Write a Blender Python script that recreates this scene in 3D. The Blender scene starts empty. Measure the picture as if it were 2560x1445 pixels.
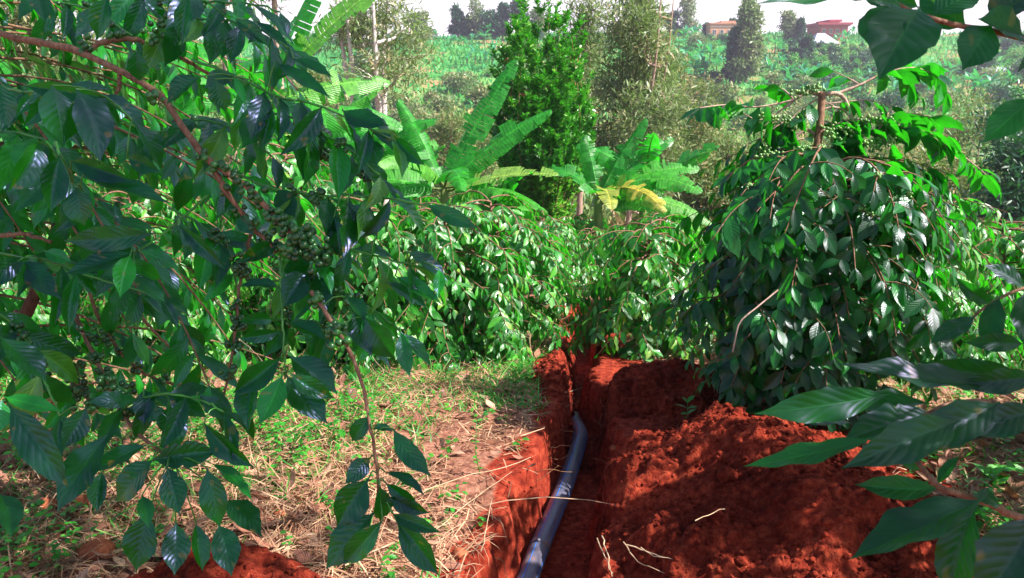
import bpy, math, random
import numpy as np
from mathutils import Vector

# ------------------------------------------------------------------ camera, light, exposure
SC = bpy.context.scene
COL = SC.collection
PITCH = math.radians(15.0)
FPX = 1991.0            # focal length in pixels of the 2560 px wide photograph
CAMZ = 1.6
cam = bpy.data.cameras.new('camera')
cam.sensor_width = 36.0
cam.lens = 36.0 * FPX / 2560.0
cam.clip_start = 0.05
cam.clip_end = 3000.0
cam.dof.use_dof = True
cam.dof.focus_distance = 2.9
cam.dof.aperture_fstop = 18.0
camo = bpy.data.objects.new('camera', cam)
camo.location = (0, 0, CAMZ)
camo.rotation_euler = (math.pi / 2 - PITCH, 0, 0)
COL.objects.link(camo)
SC.camera = camo

SUN_AZ, SUN_EL = math.radians(107.0), math.radians(46.0)    # azimuth clockwise from the view direction
world = bpy.data.worlds.new('World')
SC.world = world
world.use_nodes = True
wn = world.node_tree.nodes
bg = wn['Background']
sky = wn.new('ShaderNodeTexSky')
sky.sky_type = 'NISHITA'
sky.sun_disc = False
sky.sun_elevation = SUN_EL
sky.sun_rotation = SUN_AZ
sky.air_density = 1.0
sky.dust_density = 3.0
sky.ozone_density = 3.0
wl = world.node_tree.links
bg.inputs[1].default_value = 0.08
# thin white cloud low over the hills
tcw = wn.new('ShaderNodeTexCoord')
sxw = wn.new('ShaderNodeSeparateXYZ')
wl.new(tcw.outputs['Generated'], sxw.inputs[0])
mrw = wn.new('ShaderNodeMapRange')
mrw.interpolation_type = 'SMOOTHSTEP'
mrw.inputs['From Min'].default_value = 0.08
mrw.inputs['From Max'].default_value = 0.26
mrw.inputs['To Min'].default_value = 1.0
mrw.inputs['To Max'].default_value = 0.0
wl.new(sxw.outputs[2], mrw.inputs['Value'])
nzw = wn.new('ShaderNodeTexNoise')
nzw.inputs['Scale'].default_value = 2.4
nzw.inputs['Detail'].default_value = 6.0
wl.new(tcw.outputs['Generated'], nzw.inputs['Vector'])
mlw = wn.new('ShaderNodeMath')
mlw.operation = 'MULTIPLY_ADD'
mlw.use_clamp = True
wl.new(nzw.outputs[0], mlw.inputs[0])
mlw.inputs[1].default_value = 0.5
wl.new(mrw.outputs[0], mlw.inputs[2])
muw = wn.new('ShaderNodeMath')
muw.operation = 'MULTIPLY'
wl.new(mlw.outputs[0], muw.inputs[0])
wl.new(mrw.outputs[0], muw.inputs[1])
mxw = wn.new('ShaderNodeMix')
mxw.data_type = 'RGBA'
wl.new(muw.outputs[0], mxw.inputs[0])
wl.new(sky.outputs[0], mxw.inputs[6])
mxw.inputs[7].default_value = (8.6, 7.9, 8.8, 1)
wl.new(mxw.outputs[2], bg.inputs[0])
sun = bpy.data.lights.new('sun', 'SUN')
sun.energy = 5.0
sun.angle = math.radians(0.5)
sun.color = (1.0, 0.94, 0.84)
suno = bpy.data.objects.new('sun', sun)
sd = Vector((math.cos(SUN_EL) * math.sin(SUN_AZ), math.cos(SUN_EL) * math.cos(SUN_AZ), math.sin(SUN_EL)))
suno.rotation_euler = sd.to_track_quat('Z', 'Y').to_euler()
suno.location = sd * 30
COL.objects.link(suno)
SC.view_settings.view_transform = 'Standard'
SC.view_settings.look = 'None'
SC.view_settings.exposure = 1.28
SC.view_settings.gamma = 1.0
SC.cycles.max_bounces = 8
SC.cycles.diffuse_bounces = 3
SC.cycles.glossy_bounces = 3
SC.cycles.transmission_bounces = 4
SC.cycles.volume_bounces = 0
SC.cycles.use_denoising = True
SC.cycles.sample_clamp_indirect = 6.0

# ------------------------------------------------------------------ helpers: picture geometry, noise
CP, SP = math.cos(PITCH), math.sin(PITCH)


def ray(px, py):
    """direction with unit forward component"""
    a, b = (px - 1280) / FPX, (722.5 - py) / FPX
    return np.array([a, CP + b * SP, -SP + b * CP])


def at(px, py, d):
    return np.array([0, 0, CAMZ]) + ray(px, py) * d


def proj(P):
    """world points (n,3) -> px, py, depth"""
    x, y, z = P[:, 0], P[:, 1], P[:, 2] - CAMZ
    d = y * CP - z * SP
    u = y * SP + z * CP
    d = np.maximum(d, 1e-3)
    return 1280 + FPX * x / d, 722.5 - FPX * u / d, d


def hash2(ix, iy, s):
    n = (ix * 374761393 + iy * 668265263 + s * 1442695041) & 0xffffffff
    n = ((n ^ (n >> 13)) * 1274126177) & 0xffffffff
    return ((n ^ (n >> 16)) & 0xffff) / 65535.0


def vnoise(x, y, s=0):
    x, y = np.asarray(x, float), np.asarray(y, float)
    ix, iy = np.floor(x).astype(np.int64), np.floor(y).astype(np.int64)
    fx, fy = x - ix, y - iy
    fx, fy = fx * fx * (3 - 2 * fx), fy * fy * (3 - 2 * fy)
    a, b = hash2(ix, iy, s), hash2(ix + 1, iy, s)
    c, d = hash2(ix, iy + 1, s), hash2(ix + 1, iy + 1, s)
    return (a + (b - a) * fx) * (1 - fy) + (c + (d - c) * fx) * fy - 0.5


def fbm(x, y, o=4, s=0, gain=0.5):
    r, a, f = 0.0, 1.0, 1.0
    for i in range(o):
        r = r + a * vnoise(x * f, y * f, s + 17 * i)
        a *= gain
        f *= 2.03
    return r


def sstep(a, b, x):
    t = np.clip((x - a) / (b - a), 0, 1)
    return t * t * (3 - 2 * t)


def base_h(x, y):
    """the land without trench and small bumps: garden falls away, valley, opposite hill"""
    x, y = np.asarray(x, float), np.asarray(y, float)
    sp = np.log1p(np.exp(np.clip((y - 3.6) / 0.5, -40, 40))) * 0.5
    g = -0.19 * np.minimum(sp, 16.0)
    g = g - 0.105 * np.clip(y - 20, 0, 42)
    k = np.clip(y - 72, 0, 150)
    rise = 18.6 * sstep(0, 1, k / 150.0) * 0.55 + 18.6 * 0.45 * (k / 150.0)
    g = g + rise - 0.02 * np.clip(y - 235, 0, 400)
    g = g + (0.9 * np.sin(x * 0.021 + 1.0) + 0.9 * np.sin(x * 0.011 - 0.6)) * sstep(90, 200, y)
    g = g + 1.6 * fbm(x / 26.0, y / 26.0, 3, 5) * sstep(30, 90, y)
    return g


def march(px, py, f, d0=1.0, d1=600.0):
    r = ray(px, py)
    d = d0
    while d < d1:
        p = np.array([0, 0, CAMZ]) + r * d
        if p[2] < f(p[0], p[1]):
            lo, hi = d / 1.01 - 0.01, d
            for _ in range(14):
                m = (lo + hi) / 2
                q = np.array([0, 0, CAMZ]) + r * m
                if q[2] < f(q[0], q[1]):
                    hi = m
                else:
                    lo = m
            return np.array([0, 0, CAMZ]) + r * hi
        d = d * 1.01 + 0.01
    return np.array([0, 0, CAMZ]) + r * d1


TD = 0.36   # trench depth
PIPE_PX = [(1268, 1560), (1320, 1445), (1352, 1360), (1394, 1262), (1425, 1180), (1447, 1110), (1450, 1083), (1440, 1062),
           (1438, 1035), (1443, 1008), (1451, 980), (1458, 950), (1460, 918), (1460, 888), (1456, 862), (1458, 830), (1454, 795), (1456, 770)]
PIPE = np.array([march(px, py, lambda x, y: base_h(x, y) - TD + 0.07) for px, py in PIPE_PX])
PIPE[:, 2] -= 0.13 * sstep(4.55, 5.3, PIPE[:, 1])
_o = np.argsort(PIPE[:, 1])
_yy = PIPE[_o, 1]
_off = np.interp(_yy, [2.0, 3.0, 4.2, 5.0, 8.0], [0.10, 0.10, 0.03, 0.0, 0.0])
_xx = PIPE[_o, 0] + _off


def trench_c(y):
    lo = _xx[0] + (y - _yy[0]) * 0.18
    return np.where(y < _yy[0], lo, np.interp(y, _yy, _xx))


def trench_depth(x, y):
    hw = np.interp(y, [1.0, 2.5, 3.4, 4.4, 8.5, 9.5], [0.185, 0.18, 0.15, 0.105, 0.10, 0.095])
    c = trench_c(y)
    n = 0.085 * fbm(np.asarray(y) * 4.5, np.asarray(x) * 2.0, 3, 3) + 0.055 * fbm(np.asarray(y) * 19.0, np.asarray(x) * 3.0, 2, 9)
    d = np.abs(x - c) + n
    left = np.asarray(x) < c
    soft = np.where(left, 0.085, 0.10)
    prof = 1 - sstep(0, 1, (d - hw + soft * 0.5) / soft)
    return prof * sstep(9.6, 8.6, y)


def ground_h(x, y, detail=True):
    g = base_h(x, y)
    x, y = np.asarray(x, float), np.asarray(y, float)
    near = sstep(14, 8, y) * sstep(9, 5, np.abs(x))
    td = trench_depth(x, y)
    g = g - TD * td * near
    if detail:
        # lip of the left bank crumbles
        g = g + near * (0.05 * fbm(x * 1.3, y * 1.3, 3, 1) + 0.022 * fbm(x * 7, y * 7, 4, 2) * (1 - 0.4 * td))
        g = g + 0.012 * near * td * (fbm(x * 30, y * 30, 2, 8))
    return g


# ------------------------------------------------------------------ helpers: meshes
class MB:
    def __init__(s):
        s.V, s.L, s.S, s.T, s.U, s.n = [], [], [], [], [], 0

    def add(s, V, F, uv=None, tint=0.5):
        V = np.asarray(V, np.float32).reshape(-1, 3)
        F = np.asarray(F, np.int32)
        s.V.append(V)
        s.L.append((F + s.n).ravel())
        s.S.append(np.full(len(F), F.shape[1], np.int32))
        s.U.append(np.zeros((len(V), 2), np.float32) if uv is None else np.asarray(uv, np.float32).reshape(-1, 2))
        t = np.asarray(tint, np.float32)
        s.T.append(np.full(len(V), float(t), np.float32) if t.ndim == 0 else t.reshape(-1))
        s.n += len(V)

    def mesh(s, name, mat, smooth=True):
        me = bpy.data.meshes.new(name)
        V = np.concatenate(s.V)
        L = np.concatenate(s.L)
        S = np.concatenate(s.S)
        me.vertices.add(len(V))
        me.vertices.foreach_set('co', V.ravel())
        me.loops.add(len(L))
        me.loops.foreach_set('vertex_index', L)
        me.polygons.add(len(S))
        st = np.zeros(len(S), np.int32)
        st[1:] = np.cumsum(S)[:-1]
        me.polygons.foreach_set('loop_start', st)
        me.polygons.foreach_set('use_smooth', np.full(len(S), smooth))
        uvl = me.uv_layers.new(name='UVMap')
        uvl.data.foreach_set('uv', np.concatenate(s.U)[L].ravel())
        a = me.attributes.new('tint', 'FLOAT', 'POINT')
        a.data.foreach_set('value', np.concatenate(s.T))
        me.update(calc_edges=True)
        me.validate()
        if mat is not None:
            for m in (mat if isinstance(mat, (list, tuple)) else [mat]):
                me.materials.append(m)
        return me

    def build(s, name, mat, parent=None, smooth=True, loc=None):
        if not s.V:
            return None
        o = bpy.data.objects.new(name, s.mesh(name, mat, smooth))
        COL.objects.link(o)
        if parent is not None:
            o.parent = parent
        if loc is not None:
            o.location = loc
        return o


def tag(o, label=None, cat=None, group=None, kind=None):
    if label:
        o['label'] = label
    if cat:
        o['category'] = cat
    if group:
        o['group'] = group
    if kind:
        o['kind'] = kind
    return o


def empty(name, loc, label, cat, group=None, rz=0.0):
    o = bpy.data.objects.new(name, None)
    o.empty_display_size = 0.1
    o.location = loc
    o.rotation_euler = (0, 0, rz)
    COL.objects.link(o)
    return tag(o, label, cat, group)


def copy_tree(o, parent=None):
    c = o.copy()
    COL.objects.link(c)
    c.parent = parent
    for ch in list(o.children):
        copy_tree(ch, c)
    return c


def nrm(v):
    return v / np.maximum(np.linalg.norm(v, axis=-1, keepdims=True), 1e-9)


def tube(mb, P, R, ns=6, tint=0.5, cap=True):
    P = np.asarray(P, float)
    R = np.broadcast_to(np.asarray(R, float), (len(P),))
    T = nrm(np.gradient(P, axis=0))
    ref = np.array([0.13, 0.07, 1.0]) if abs(T[0][2]) < 0.9 else np.array([1.0, 0.2, 0.0])
    A = nrm(np.cross(T, ref))
    for i in range(1, len(A)):
        if np.dot(A[i], A[i - 1]) < 0:
            A[i] = -A[i]
    B = np.cross(T, A)
    th = np.linspace(0, 2 * math.pi, ns, endpoint=False)
    V = P[:, None] + R[:, None, None] * (np.cos(th)[None, :, None] * A[:, None] + np.sin(th)[None, :, None] * B[:, None])
    n = len(P)
    i, j = np.meshgrid(np.arange(n - 1), np.arange(ns), indexing='ij')
    j2 = (j + 1) % ns
    F = np.stack([i * ns + j, (i + 1) * ns + j, (i + 1) * ns + j2, i * ns + j2], -1).reshape(-1, 4)
    d = np.concatenate([[0], np.cumsum(np.linalg.norm(np.diff(P, axis=0), axis=1))])
    uv = np.stack([np.broadcast_to(th / (2 * math.pi), (n, ns)), np.broadcast_to(d[:, None], (n, ns))], -1)
    mb.add(V.reshape(-1, 3), F, uv.reshape(-1, 2), tint)
    if cap:
        base = mb.n - ns
        mb.V.append(P[-1:].astype(np.float32) + T[-1:].astype(np.float32) * R[-1] * 0.5)
        mb.U.append(np.zeros((1, 2), np.float32))
        mb.T.append(np.full(1, float(np.mean(tint)), np.float32))
        mb.n += 1
        c = mb.n - 1
        F = np.array([[base + k, c, base + (k + 1) % ns] for k in range(ns)], np.int32)
        mb.L.append(F.ravel())
        mb.S.append(np.full(ns, 3, np.int32))


def smooth_path(P, n):
    """Catmull-Rom resample"""
    P = np.asarray(P, float)
    if len(P) < 3:
        t = np.linspace(0, 1, n)[:, None]
        return P[0] * (1 - t) + P[-1] * t
    Q = np.vstack([2 * P[0] - P[1], P, 2 * P[-1] - P[-2]])
    s = np.linspace(0, len(P) - 1 - 1e-6, n)
    i = s.astype(int)
    t = (s - i)[:, None]
    a, b, c, d = Q[i], Q[i + 1], Q[i + 2], Q[i + 3]
    return 0.5 * (2 * b + (c - a) * t + (2 * a - 5 * b + 4 * c - d) * t ** 2 + (3 * b - a - 3 * c + d) * t ** 3)


WV = np.array([0, .05, .10, .2, .32, .45, .58, .7, .8, .88, .94, 1.0])
WW = np.array([.05, .05, .22, .58, .86, 1.0, .97, .80, .54, .25, .10, .015])


def leaves(mb, P, D, N, L, wr=0.21, nv=5, nu=3, droop=0.6, fold=0.25, wave=0.0, tint=None, rng=None, wprof=None):
    """k leaves at once. P base, D direction, N rough upper-side normal, L length (all per leaf)."""
    P = np.asarray(P, float).reshape(-1, 3)
    k = len(P)
    if k == 0:
        return
    rng = rng or np.random.default_rng(1)
    D = nrm(np.asarray(D, float).reshape(-1, 3))
    S = nrm(np.cross(D, np.asarray(N, float).reshape(-1, 3)))
    N = np.cross(S, D)
    L = np.broadcast_to(np.asarray(L, float), (k,))
    b = np.broadcast_to(np.asarray(droop, float), (k,))
    b = np.where(np.abs(b) < 1e-3, 1e-3, b)
    fo = np.broadcast_to(np.asarray(fold, float), (k,))
    wv, ww = (WV, WW) if wprof is None else wprof
    if nv <= 4:
        v = np.array([0, .3, .68, 1.0])[:nv] if nv == 4 else np.linspace(0, 1, nv)
    elif nv == 5:
        v = np.array([0.03, .2, .5, .8, 1.0])
    else:
        v = np.linspace(0, 1, nv)
    w = np.interp(v, wv, ww)
    u = np.linspace(-1, 1, nu)
    wrk = np.broadcast_to(np.asarray(wr, float), (k,))
    bv = b[:, None] * v[None]
    pos = P[:, None] + L[:, None, None] * (D[:, None] * (np.sin(bv) / b[:, None])[..., None] - N[:, None] * ((1 - np.cos(bv)) / b[:, None])[..., None])
    n2 = N[:, None] * np.cos(bv)[..., None] + D[:, None] * np.sin(bv)[..., None]
    W = (L * wrk)[:, None] * w[None]
    if nv >= 9:      # nibbled, uneven margins
        W = W * (1 + rng.normal(0, 0.03, W.shape)) * np.where(rng.random(W.shape) < 0.008, 0.7, 1.0)
    cf, sf = np.cos(fo), np.sin(fo)
    off_s = W[..., None] * u * cf[:, None, None]
    off_n = W[..., None] * np.abs(u) * sf[:, None, None]
    # blades curl down again towards the margin
    off_n = off_n - W[..., None] * (u ** 2) * (0.25 * sf)[:, None, None]
    if wave > 0:
        ph = rng.uniform(0, 6.28, (k, 1, 1))
        fr = rng.uniform(2.2, 4.0, (k, 1, 1))
        sg = np.sign(u) * 0.9
        vv = v[None, :, None]
        off_n = off_n + wave * L[:, None, None] * np.sin(6.28 * fr * vv + ph + sg) * np.abs(u) ** 1.5 * np.minimum(1, 4 * vv) * np.interp(v, wv, ww)[None, :, None]
        # sideways sweep
        sw = rng.normal(0, 0.10, k)
        pos = pos + S[:, None] * (L * sw)[:, None, None] * (v ** 2)[None, :, None]
    V = pos[:, :, None] + S[:, None, None] * off_s[..., None] + n2[:, :, None] * off_n[..., None]
    i, j = np.meshgrid(np.arange(nv - 1), np.arange(nu - 1), indexing='ij')
    f = np.stack([i * nu + j, i * nu + j + 1, (i + 1) * nu + j + 1, (i + 1) * nu + j], -1).reshape(-1, 4)
    F = (f[None] + (np.arange(k) * nv * nu)[:, None, None]).reshape(-1, 4)
    uv = np.stack(np.broadcast_arrays((u[None, None] + 1) / 2, v[None, :, None] + np.zeros((k, 1, 1))), -1)
    if tint is None:
        tint = rng.uniform(0, 1, k)
    tt = np.repeat(np.broadcast_to(np.asarray(tint, float), (k,)), nv * nu)
    mb.add(V.reshape(-1, 3), F, uv.reshape(-1, 2), tt)


def grid_faces(nx, ny):
    i, j = np.meshgrid(np.arange(ny - 1), np.arange(nx - 1), indexing='ij')
    return np.stack([i * nx + j, i * nx + j + 1, (i + 1) * nx + j + 1, (i + 1) * nx + j], -1).reshape(-1, 4)


_a = np.array
ICO_V = nrm(_a([(-1, 1.618, 0), (1, 1.618, 0), (-1, -1.618, 0), (1, -1.618, 0), (0, -1, 1.618), (0, 1, 1.618), (0, -1, -1.618), (0, 1, -1.618),
                (1.618, 0, -1), (1.618, 0, 1), (-1.618, 0, -1), (-1.618, 0, 1)]))
ICO_F = [(0, 11, 5), (0, 5, 1), (0, 1, 7), (0, 7, 10), (0, 10, 11), (1, 5, 9), (5, 11, 4), (11, 10, 2), (10, 7, 6), (7, 1, 8), (3, 9, 4), (3, 4, 2),
         (3, 2, 6), (3, 6, 8), (3, 8, 9), (4, 9, 5), (2, 4, 11), (6, 2, 10), (8, 6, 7), (9, 8, 1)]


def subdivide(V, F):
    V = [tuple(v) for v in V]
    mid, out = {}, []

    def m(a, b):
        k = (min(a, b), max(a, b))
        if k not in mid:
            p = (_a(V[a]) + _a(V[b])) / 2
            V.append(tuple(p / np.linalg.norm(p)))
            mid[k] = len(V) - 1
        return mid[k]
    for a, b, c in F:
        x, y, z = m(a, b), m(b, c), m(c, a)
        out += [(a, x, z), (b, y, x), (c, z, y), (x, y, z)]
    return _a(V), out


ICO1 = (ICO_V, ICO_F)
ICO2 = subdivide(*ICO1)
ICO3 = subdivide(*ICO2)


def balls(mb, C, R, lod=1, squash=1.0, tint=None, rng=None, bump=0.0):
    Vt, Ft = {0: ICO1, 1: ICO2, 2: ICO3}[lod]
    C = np.asarray(C, float).reshape(-1, 3)
    k = len(C)
    R = np.broadcast_to(np.asarray(R, float), (k,))
    V = np.broadcast_to(Vt[None], (k,) + Vt.shape).copy()
    V[..., 2] *= squash
    if bump > 0:
        V *= 1 + bump * (rng.random((k, V.shape[1], 1)) - 0.5)
    V = C[:, None] + V * R[:, None, None]
    F = (_a(Ft)[None] + (np.arange(k) * len(Vt))[:, None, None]).reshape(-1, 3)
    if tint is None:
        tint = (rng or np.random.default_rng(3)).uniform(0, 1, k)
    mb.add(V.reshape(-1, 3), F, None, np.repeat(np.broadcast_to(tint, (k,)), len(Vt)))


# ------------------------------------------------------------------ materials
def new_mat(name):
    m = bpy.data.materials.new(name)
    m.use_nodes = True
    nt = m.node_tree
    nt.nodes.clear()
    return m, nt, nt.nodes, nt.links


def ramp(nd, cols):
    r = nd.new('ShaderNodeValToRGB')
    e = r.color_ramp.elements
    e[0].position, e[0].color = cols[0][0], (*cols[0][1], 1)
    e[1].position, e[1].color = cols[-1][0], (*cols[-1][1], 1)
    for p, c in cols[1:-1]:
        x = e.new(p)
        x.color = (*c, 1)
    return r


def math_n(nd, lk, op, a, b=None, c=None):
    n = nd.new('ShaderNodeMath')
    n.operation = op
    for i, v in enumerate((a, b, c)):
        if v is None:
            continue
        if isinstance(v, (int, float)):
            n.inputs[i].default_value = v
        else:
            lk.new(v, n.inputs[i])
    return n.outputs[0]


def leaf_mat(name, cols, trans, tmix=0.35, rough=0.35, coat=0.3, vein=True, bump=0.25, spots=0.0, spec=0.5, nveins=9.0, vdist=0.004, pale=1.9, tintc=(1, 1, 1, 1)):
    """cols: ramp over the per-leaf tint; trans: light coming through; veins laid out along each blade"""
    m, nt, nd, lk = new_mat(name)
    out = nd.new('ShaderNodeOutputMaterial')
    pr = nd.new('ShaderNodeBsdfPrincipled')
    tr = nd.new('ShaderNodeBsdfTranslucent')
    mx = nd.new('ShaderNodeMixShader')
    at_ = nd.new('ShaderNodeAttribute')
    at_.attribute_name = 'tint'
    r = ramp(nd, cols)
    lk.new(at_.outputs['Fac'], r.inputs[0])
    col = r.outputs[0]
    geo = nd.new('ShaderNodeNewGeometry')
    nz = nd.new('ShaderNodeTexNoise')
    nz.inputs['Scale'].default_value = 14.0
    nz.inputs['Detail'].default_value = 3.0
    lk.new(geo.outputs['Position'], nz.inputs['Vector'])
    mul = nd.new('ShaderNodeMix')
    mul.data_type = 'RGBA'
    mul.blend_type = 'MULTIPLY'
    mul.inputs[0].default_value = 1.0
    lk.new(col, mul.inputs[6])
    rr = ramp(nd, [(0.3, (0.62, 0.66, 0.62)), (0.7, (1.35, 1.3, 1.2))])
    lk.new(nz.outputs[0], rr.inputs[0])
    lk.new(rr.outputs[0], mul.inputs[7])
    col = mul.outputs[2]
    if vein:
        uv = nd.new('ShaderNodeUVMap')
        sp = nd.new('ShaderNodeSeparateXYZ')
        lk.new(uv.outputs[0], sp.inputs[0])
        au = math_n(nd, lk, 'ABSOLUTE', math_n(nd, lk, 'SUBTRACT', sp.outputs[0], 0.5))
        ph = math_n(nd, lk, 'SUBTRACT', math_n(nd, lk, 'MULTIPLY', sp.outputs[1], nveins * 6.283), math_n(nd, lk, 'MULTIPLY', au, nveins * 3.0))
        sv = math_n(nd, lk, 'SINE', ph)
        vline = math_n(nd, lk, 'POWER', math_n(nd, lk, 'MAXIMUM', sv, 0.0), 14.0)
        mid = math_n(nd, lk, 'SUBTRACT', 1.0, math_n(nd, lk, 'MULTIPLY', au, 26.0))
        mid = math_n(nd, lk, 'MAXIMUM', mid, 0.0)
        veinm = math_n(nd, lk, 'MAXIMUM', math_n(nd, lk, 'MULTIPLY', vline, 0.22), mid)
        vm = nd.new('ShaderNodeMix')
        vm.data_type = 'RGBA'
        vm.blend_type = 'MULTIPLY'
        lk.new(veinm, vm.inputs[0])
        lk.new(col, vm.inputs[6])
        vm.inputs[7].default_value = (pale * 1.25, pale, pale * 0.9, 1)
        col = vm.outputs[2]
        hh = math_n(nd, lk, 'SUBTRACT', math_n(nd, lk, 'MULTIPLY', math_n(nd, lk, 'ABSOLUTE', math_n(nd, lk, 'SINE', math_n(nd, lk, 'MULTIPLY', ph, 0.5))), 1.0), math_n(nd, lk, 'MULTIPLY', mid, 0.8))
        bp = nd.new('ShaderNodeBump')
        bp.inputs['Strength'].default_value = bump
        bp.inputs['Distance'].default_value = vdist
        lk.new(hh, bp.inputs['Height'])
        lk.new(bp.outputs[0], pr.inputs['Normal'])
        lk.new(bp.outputs[0], tr.inputs['Normal'])
    if spots > 0:
        n2 = nd.new('ShaderNodeTexNoise')
        n2.inputs['Scale'].default_value = 38.0
        n2.inputs['Detail'].default_value = 1.0
        lk.new(geo.outputs['Position'], n2.inputs['Vector'])
        sr = ramp(nd, [(0.70, (0, 0, 0)), (0.74, (1, 1, 1))])
        lk.new(n2.outputs[0], sr.inputs[0])
        sm = nd.new('ShaderNodeMix')
        sm.data_type = 'RGBA'
        lk.new(math_n(nd, lk, 'MULTIPLY', sr.outputs[0], spots), sm.inputs[0])
        lk.new(col, sm.inputs[6])
        sm.inputs[7].default_value = (0.30, 0.16, 0.02, 1)
        col = sm.outputs[2]
    lk.new(col, pr.inputs['Base Color'])
    pr.inputs['Roughness'].default_value = rough
    pr.inputs['Specular IOR Level'].default_value = spec
    pr.inputs['Specular Tint'].default_value = tintc  # specular tint puts blue-violet sky sheen into the leaf material
    pr.inputs['Coat Weight'].default_value = coat
    pr.inputs['Coat Roughness'].default_value = 0.25
    tm = nd.new('ShaderNodeMix')
    tm.data_type = 'RGBA'
    tm.blend_type = 'MULTIPLY'
    tm.inputs[0].default_value = 0.8
    tm.inputs[6].default_value = (*trans, 1)
    lk.new(rr.outputs[0], tm.inputs[7])
    lk.new(tm.outputs[2], tr.inputs[0])
    mx.inputs[0].default_value = tmix
    lk.new(pr.outputs[0], mx.inputs[1])
    lk.new(tr.outputs[0], mx.inputs[2])
    lk.new(mx.outputs[0], out.inputs[0])
    return m


def rough_mat(name, c1, c2, scale=8.0, rough=0.9, bump=0.4, bdist=0.01, detail=6.0, spec=0.2, stretch=None, mid=None, patch=False):
    m, nt, nd, lk = new_mat(name)
    out = nd.new('ShaderNodeOutputMaterial')
    pr = nd.new('ShaderNodeBsdfPrincipled')
    geo = nd.new('ShaderNodeTexCoord')
    src = geo.outputs['Object']
    if stretch:
        mp = nd.new('ShaderNodeMapping')
        mp.inputs['Scale'].default_value = stretch
        lk.new(src, mp.inputs[0])
        src = mp.outputs[0]
    nz = nd.new('ShaderNodeTexNoise')
    nz.inputs['Scale'].default_value = scale
    nz.inputs['Detail'].default_value = detail
    nz.inputs['Roughness'].default_value = 0.62
    lk.new(src, nz.inputs['Vector'])
    cols = [(0.32, c1), (0.68, c2)] if mid is None else [(0.3, c1), (0.5, mid), (0.7, c2)]
    r = ramp(nd, cols)
    lk.new(nz.outputs[0], r.inputs[0])
    colr = r.outputs[0]
    if patch:
        n3 = nd.new('ShaderNodeTexNoise')
        n3.inputs['Scale'].default_value = 4.5
        n3.inputs['Detail'].default_value = 5.0
        lk.new(geo.outputs['Object'], n3.inputs['Vector'])
        pr3 = ramp(nd, [(0.38, (0.50, 0.45, 0.45)), (0.62, (1.25, 1.3, 1.3))])
        lk.new(n3.outputs[0], pr3.inputs[0])
        m3 = nd.new('ShaderNodeMix')
        m3.data_type = 'RGBA'
        m3.blend_type = 'MULTIPLY'
        m3.inputs[0].default_value = 1.0
        lk.new(colr, m3.inputs[6])
        lk.new(pr3.outputs[0], m3.inputs[7])
        colr = m3.outputs[2]
    lk.new(colr, pr.inputs['Base Color'])
    bp = nd.new('ShaderNodeBump')
    bp.inputs['Strength'].default_value = bump
    bp.inputs['Distance'].default_value = bdist
    lk.new(nz.outputs[0], bp.inputs['Height'])
    lk.new(bp.outputs[0], pr.inputs['Normal'])
    pr.inputs['Roughness'].default_value = rough
    pr.inputs['Specular IOR Level'].default_value = spec
    lk.new(pr.outputs[0], out.inputs[0])
    return m


M = {}
M['coffee_near'] = leaf_mat('coffee_leaf_near', [(0, (0.003, 0.020, 0.007)), (0.4, (0.005, 0.055, 0.011)), (0.7, (0.012, 0.15, 0.014)), (0.98, (0.02, 0.28, 0.02)), (1, (0.10, 0.25, 0.03))],
                            (0.04, 0.62, 0.012), tmix=0.34, rough=0.29, coat=0.0, bump=0.14, spots=0.4, spec=0.85, tintc=(0.40, 0.42, 1.0, 1))
M['coffee_side'] = leaf_mat('coffee_leaf_side', [(0, (0.003, 0.018, 0.007)), (0.5, (0.005, 0.06, 0.011)), (1, (0.02, 0.2, 0.02))], (0.03, 0.50, 0.015), tmix=0.30, rough=0.42, coat=0.0, bump=0.16, spots=0.3, spec=0.6, tintc=(0.55, 0.48, 1.0, 1))
M['coffee_tree'] = leaf_mat('coffee_leaf', [(0, (0.003, 0.026, 0.010)), (0.65, (0.005, 0.065, 0.015)), (1, (0.02, 0.22, 0.03))],
                            (0.035, 0.56, 0.01), tmix=0.34, rough=0.33, coat=0.1, bump=0.22, spec=0.7, tintc=(0.8, 0.8, 1.0, 1))  # greens kept darker to carry the shade on the tall tree
M['coffee_row'] = leaf_mat('coffee_leaf_row', [(0, (0.010, 0.085, 0.014)), (0.6, (0.026, 0.23, 0.022)), (0.9, (0.09, 0.40, 0.035)), (1, (0.24, 0.42, 0.08))],
                           (0.05, 0.58, 0.012), tmix=0.36, rough=0.30, coat=0.6, bump=0.35, spec=0.7)  # pale end of the ramp stands in for bright sun highlights
M['berry'] = leaf_mat('berry_skin', [(0, (0.008, 0.06, 0.014)), (1, (0.025, 0.14, 0.025))], (0.02, 0.2, 0.01), tmix=0.05, rough=0.3, coat=0.3, vein=False)
M['berry_light'] = leaf_mat('berry_skin_pale', [(0, (0.08, 0.22, 0.05)), (1, (0.20, 0.36, 0.10))], (0.02, 0.2, 0.01), tmix=0.05, rough=0.35, coat=0.2, vein=False)
M['bark'] = rough_mat('coffee_bark', (0.10, 0.045, 0.028), (0.30, 0.17, 0.11), 30, 0.85, 0.8, 0.004, stretch=(3, 3, 0.8))
M['bark_dark'] = rough_mat('dark_coffee_bark', (0.035, 0.020, 0.014), (0.12, 0.065, 0.045), 30, 0.9, 0.8, 0.004, stretch=(3, 3, 0.8))  # darker bark for the leaning stem of the near tree
M['bark_pale'] = rough_mat('pale_bark', (0.22, 0.13, 0.10), (0.50, 0.36, 0.30), 9, 0.9, 0.6, 0.02, stretch=(3, 3, 0.6))
M['bark_white'] = rough_mat('white_bark', (0.42, 0.36, 0.34), (0.78, 0.70, 0.66), 7, 0.9, 0.5, 0.02, stretch=(3, 3, 0.6))
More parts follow.
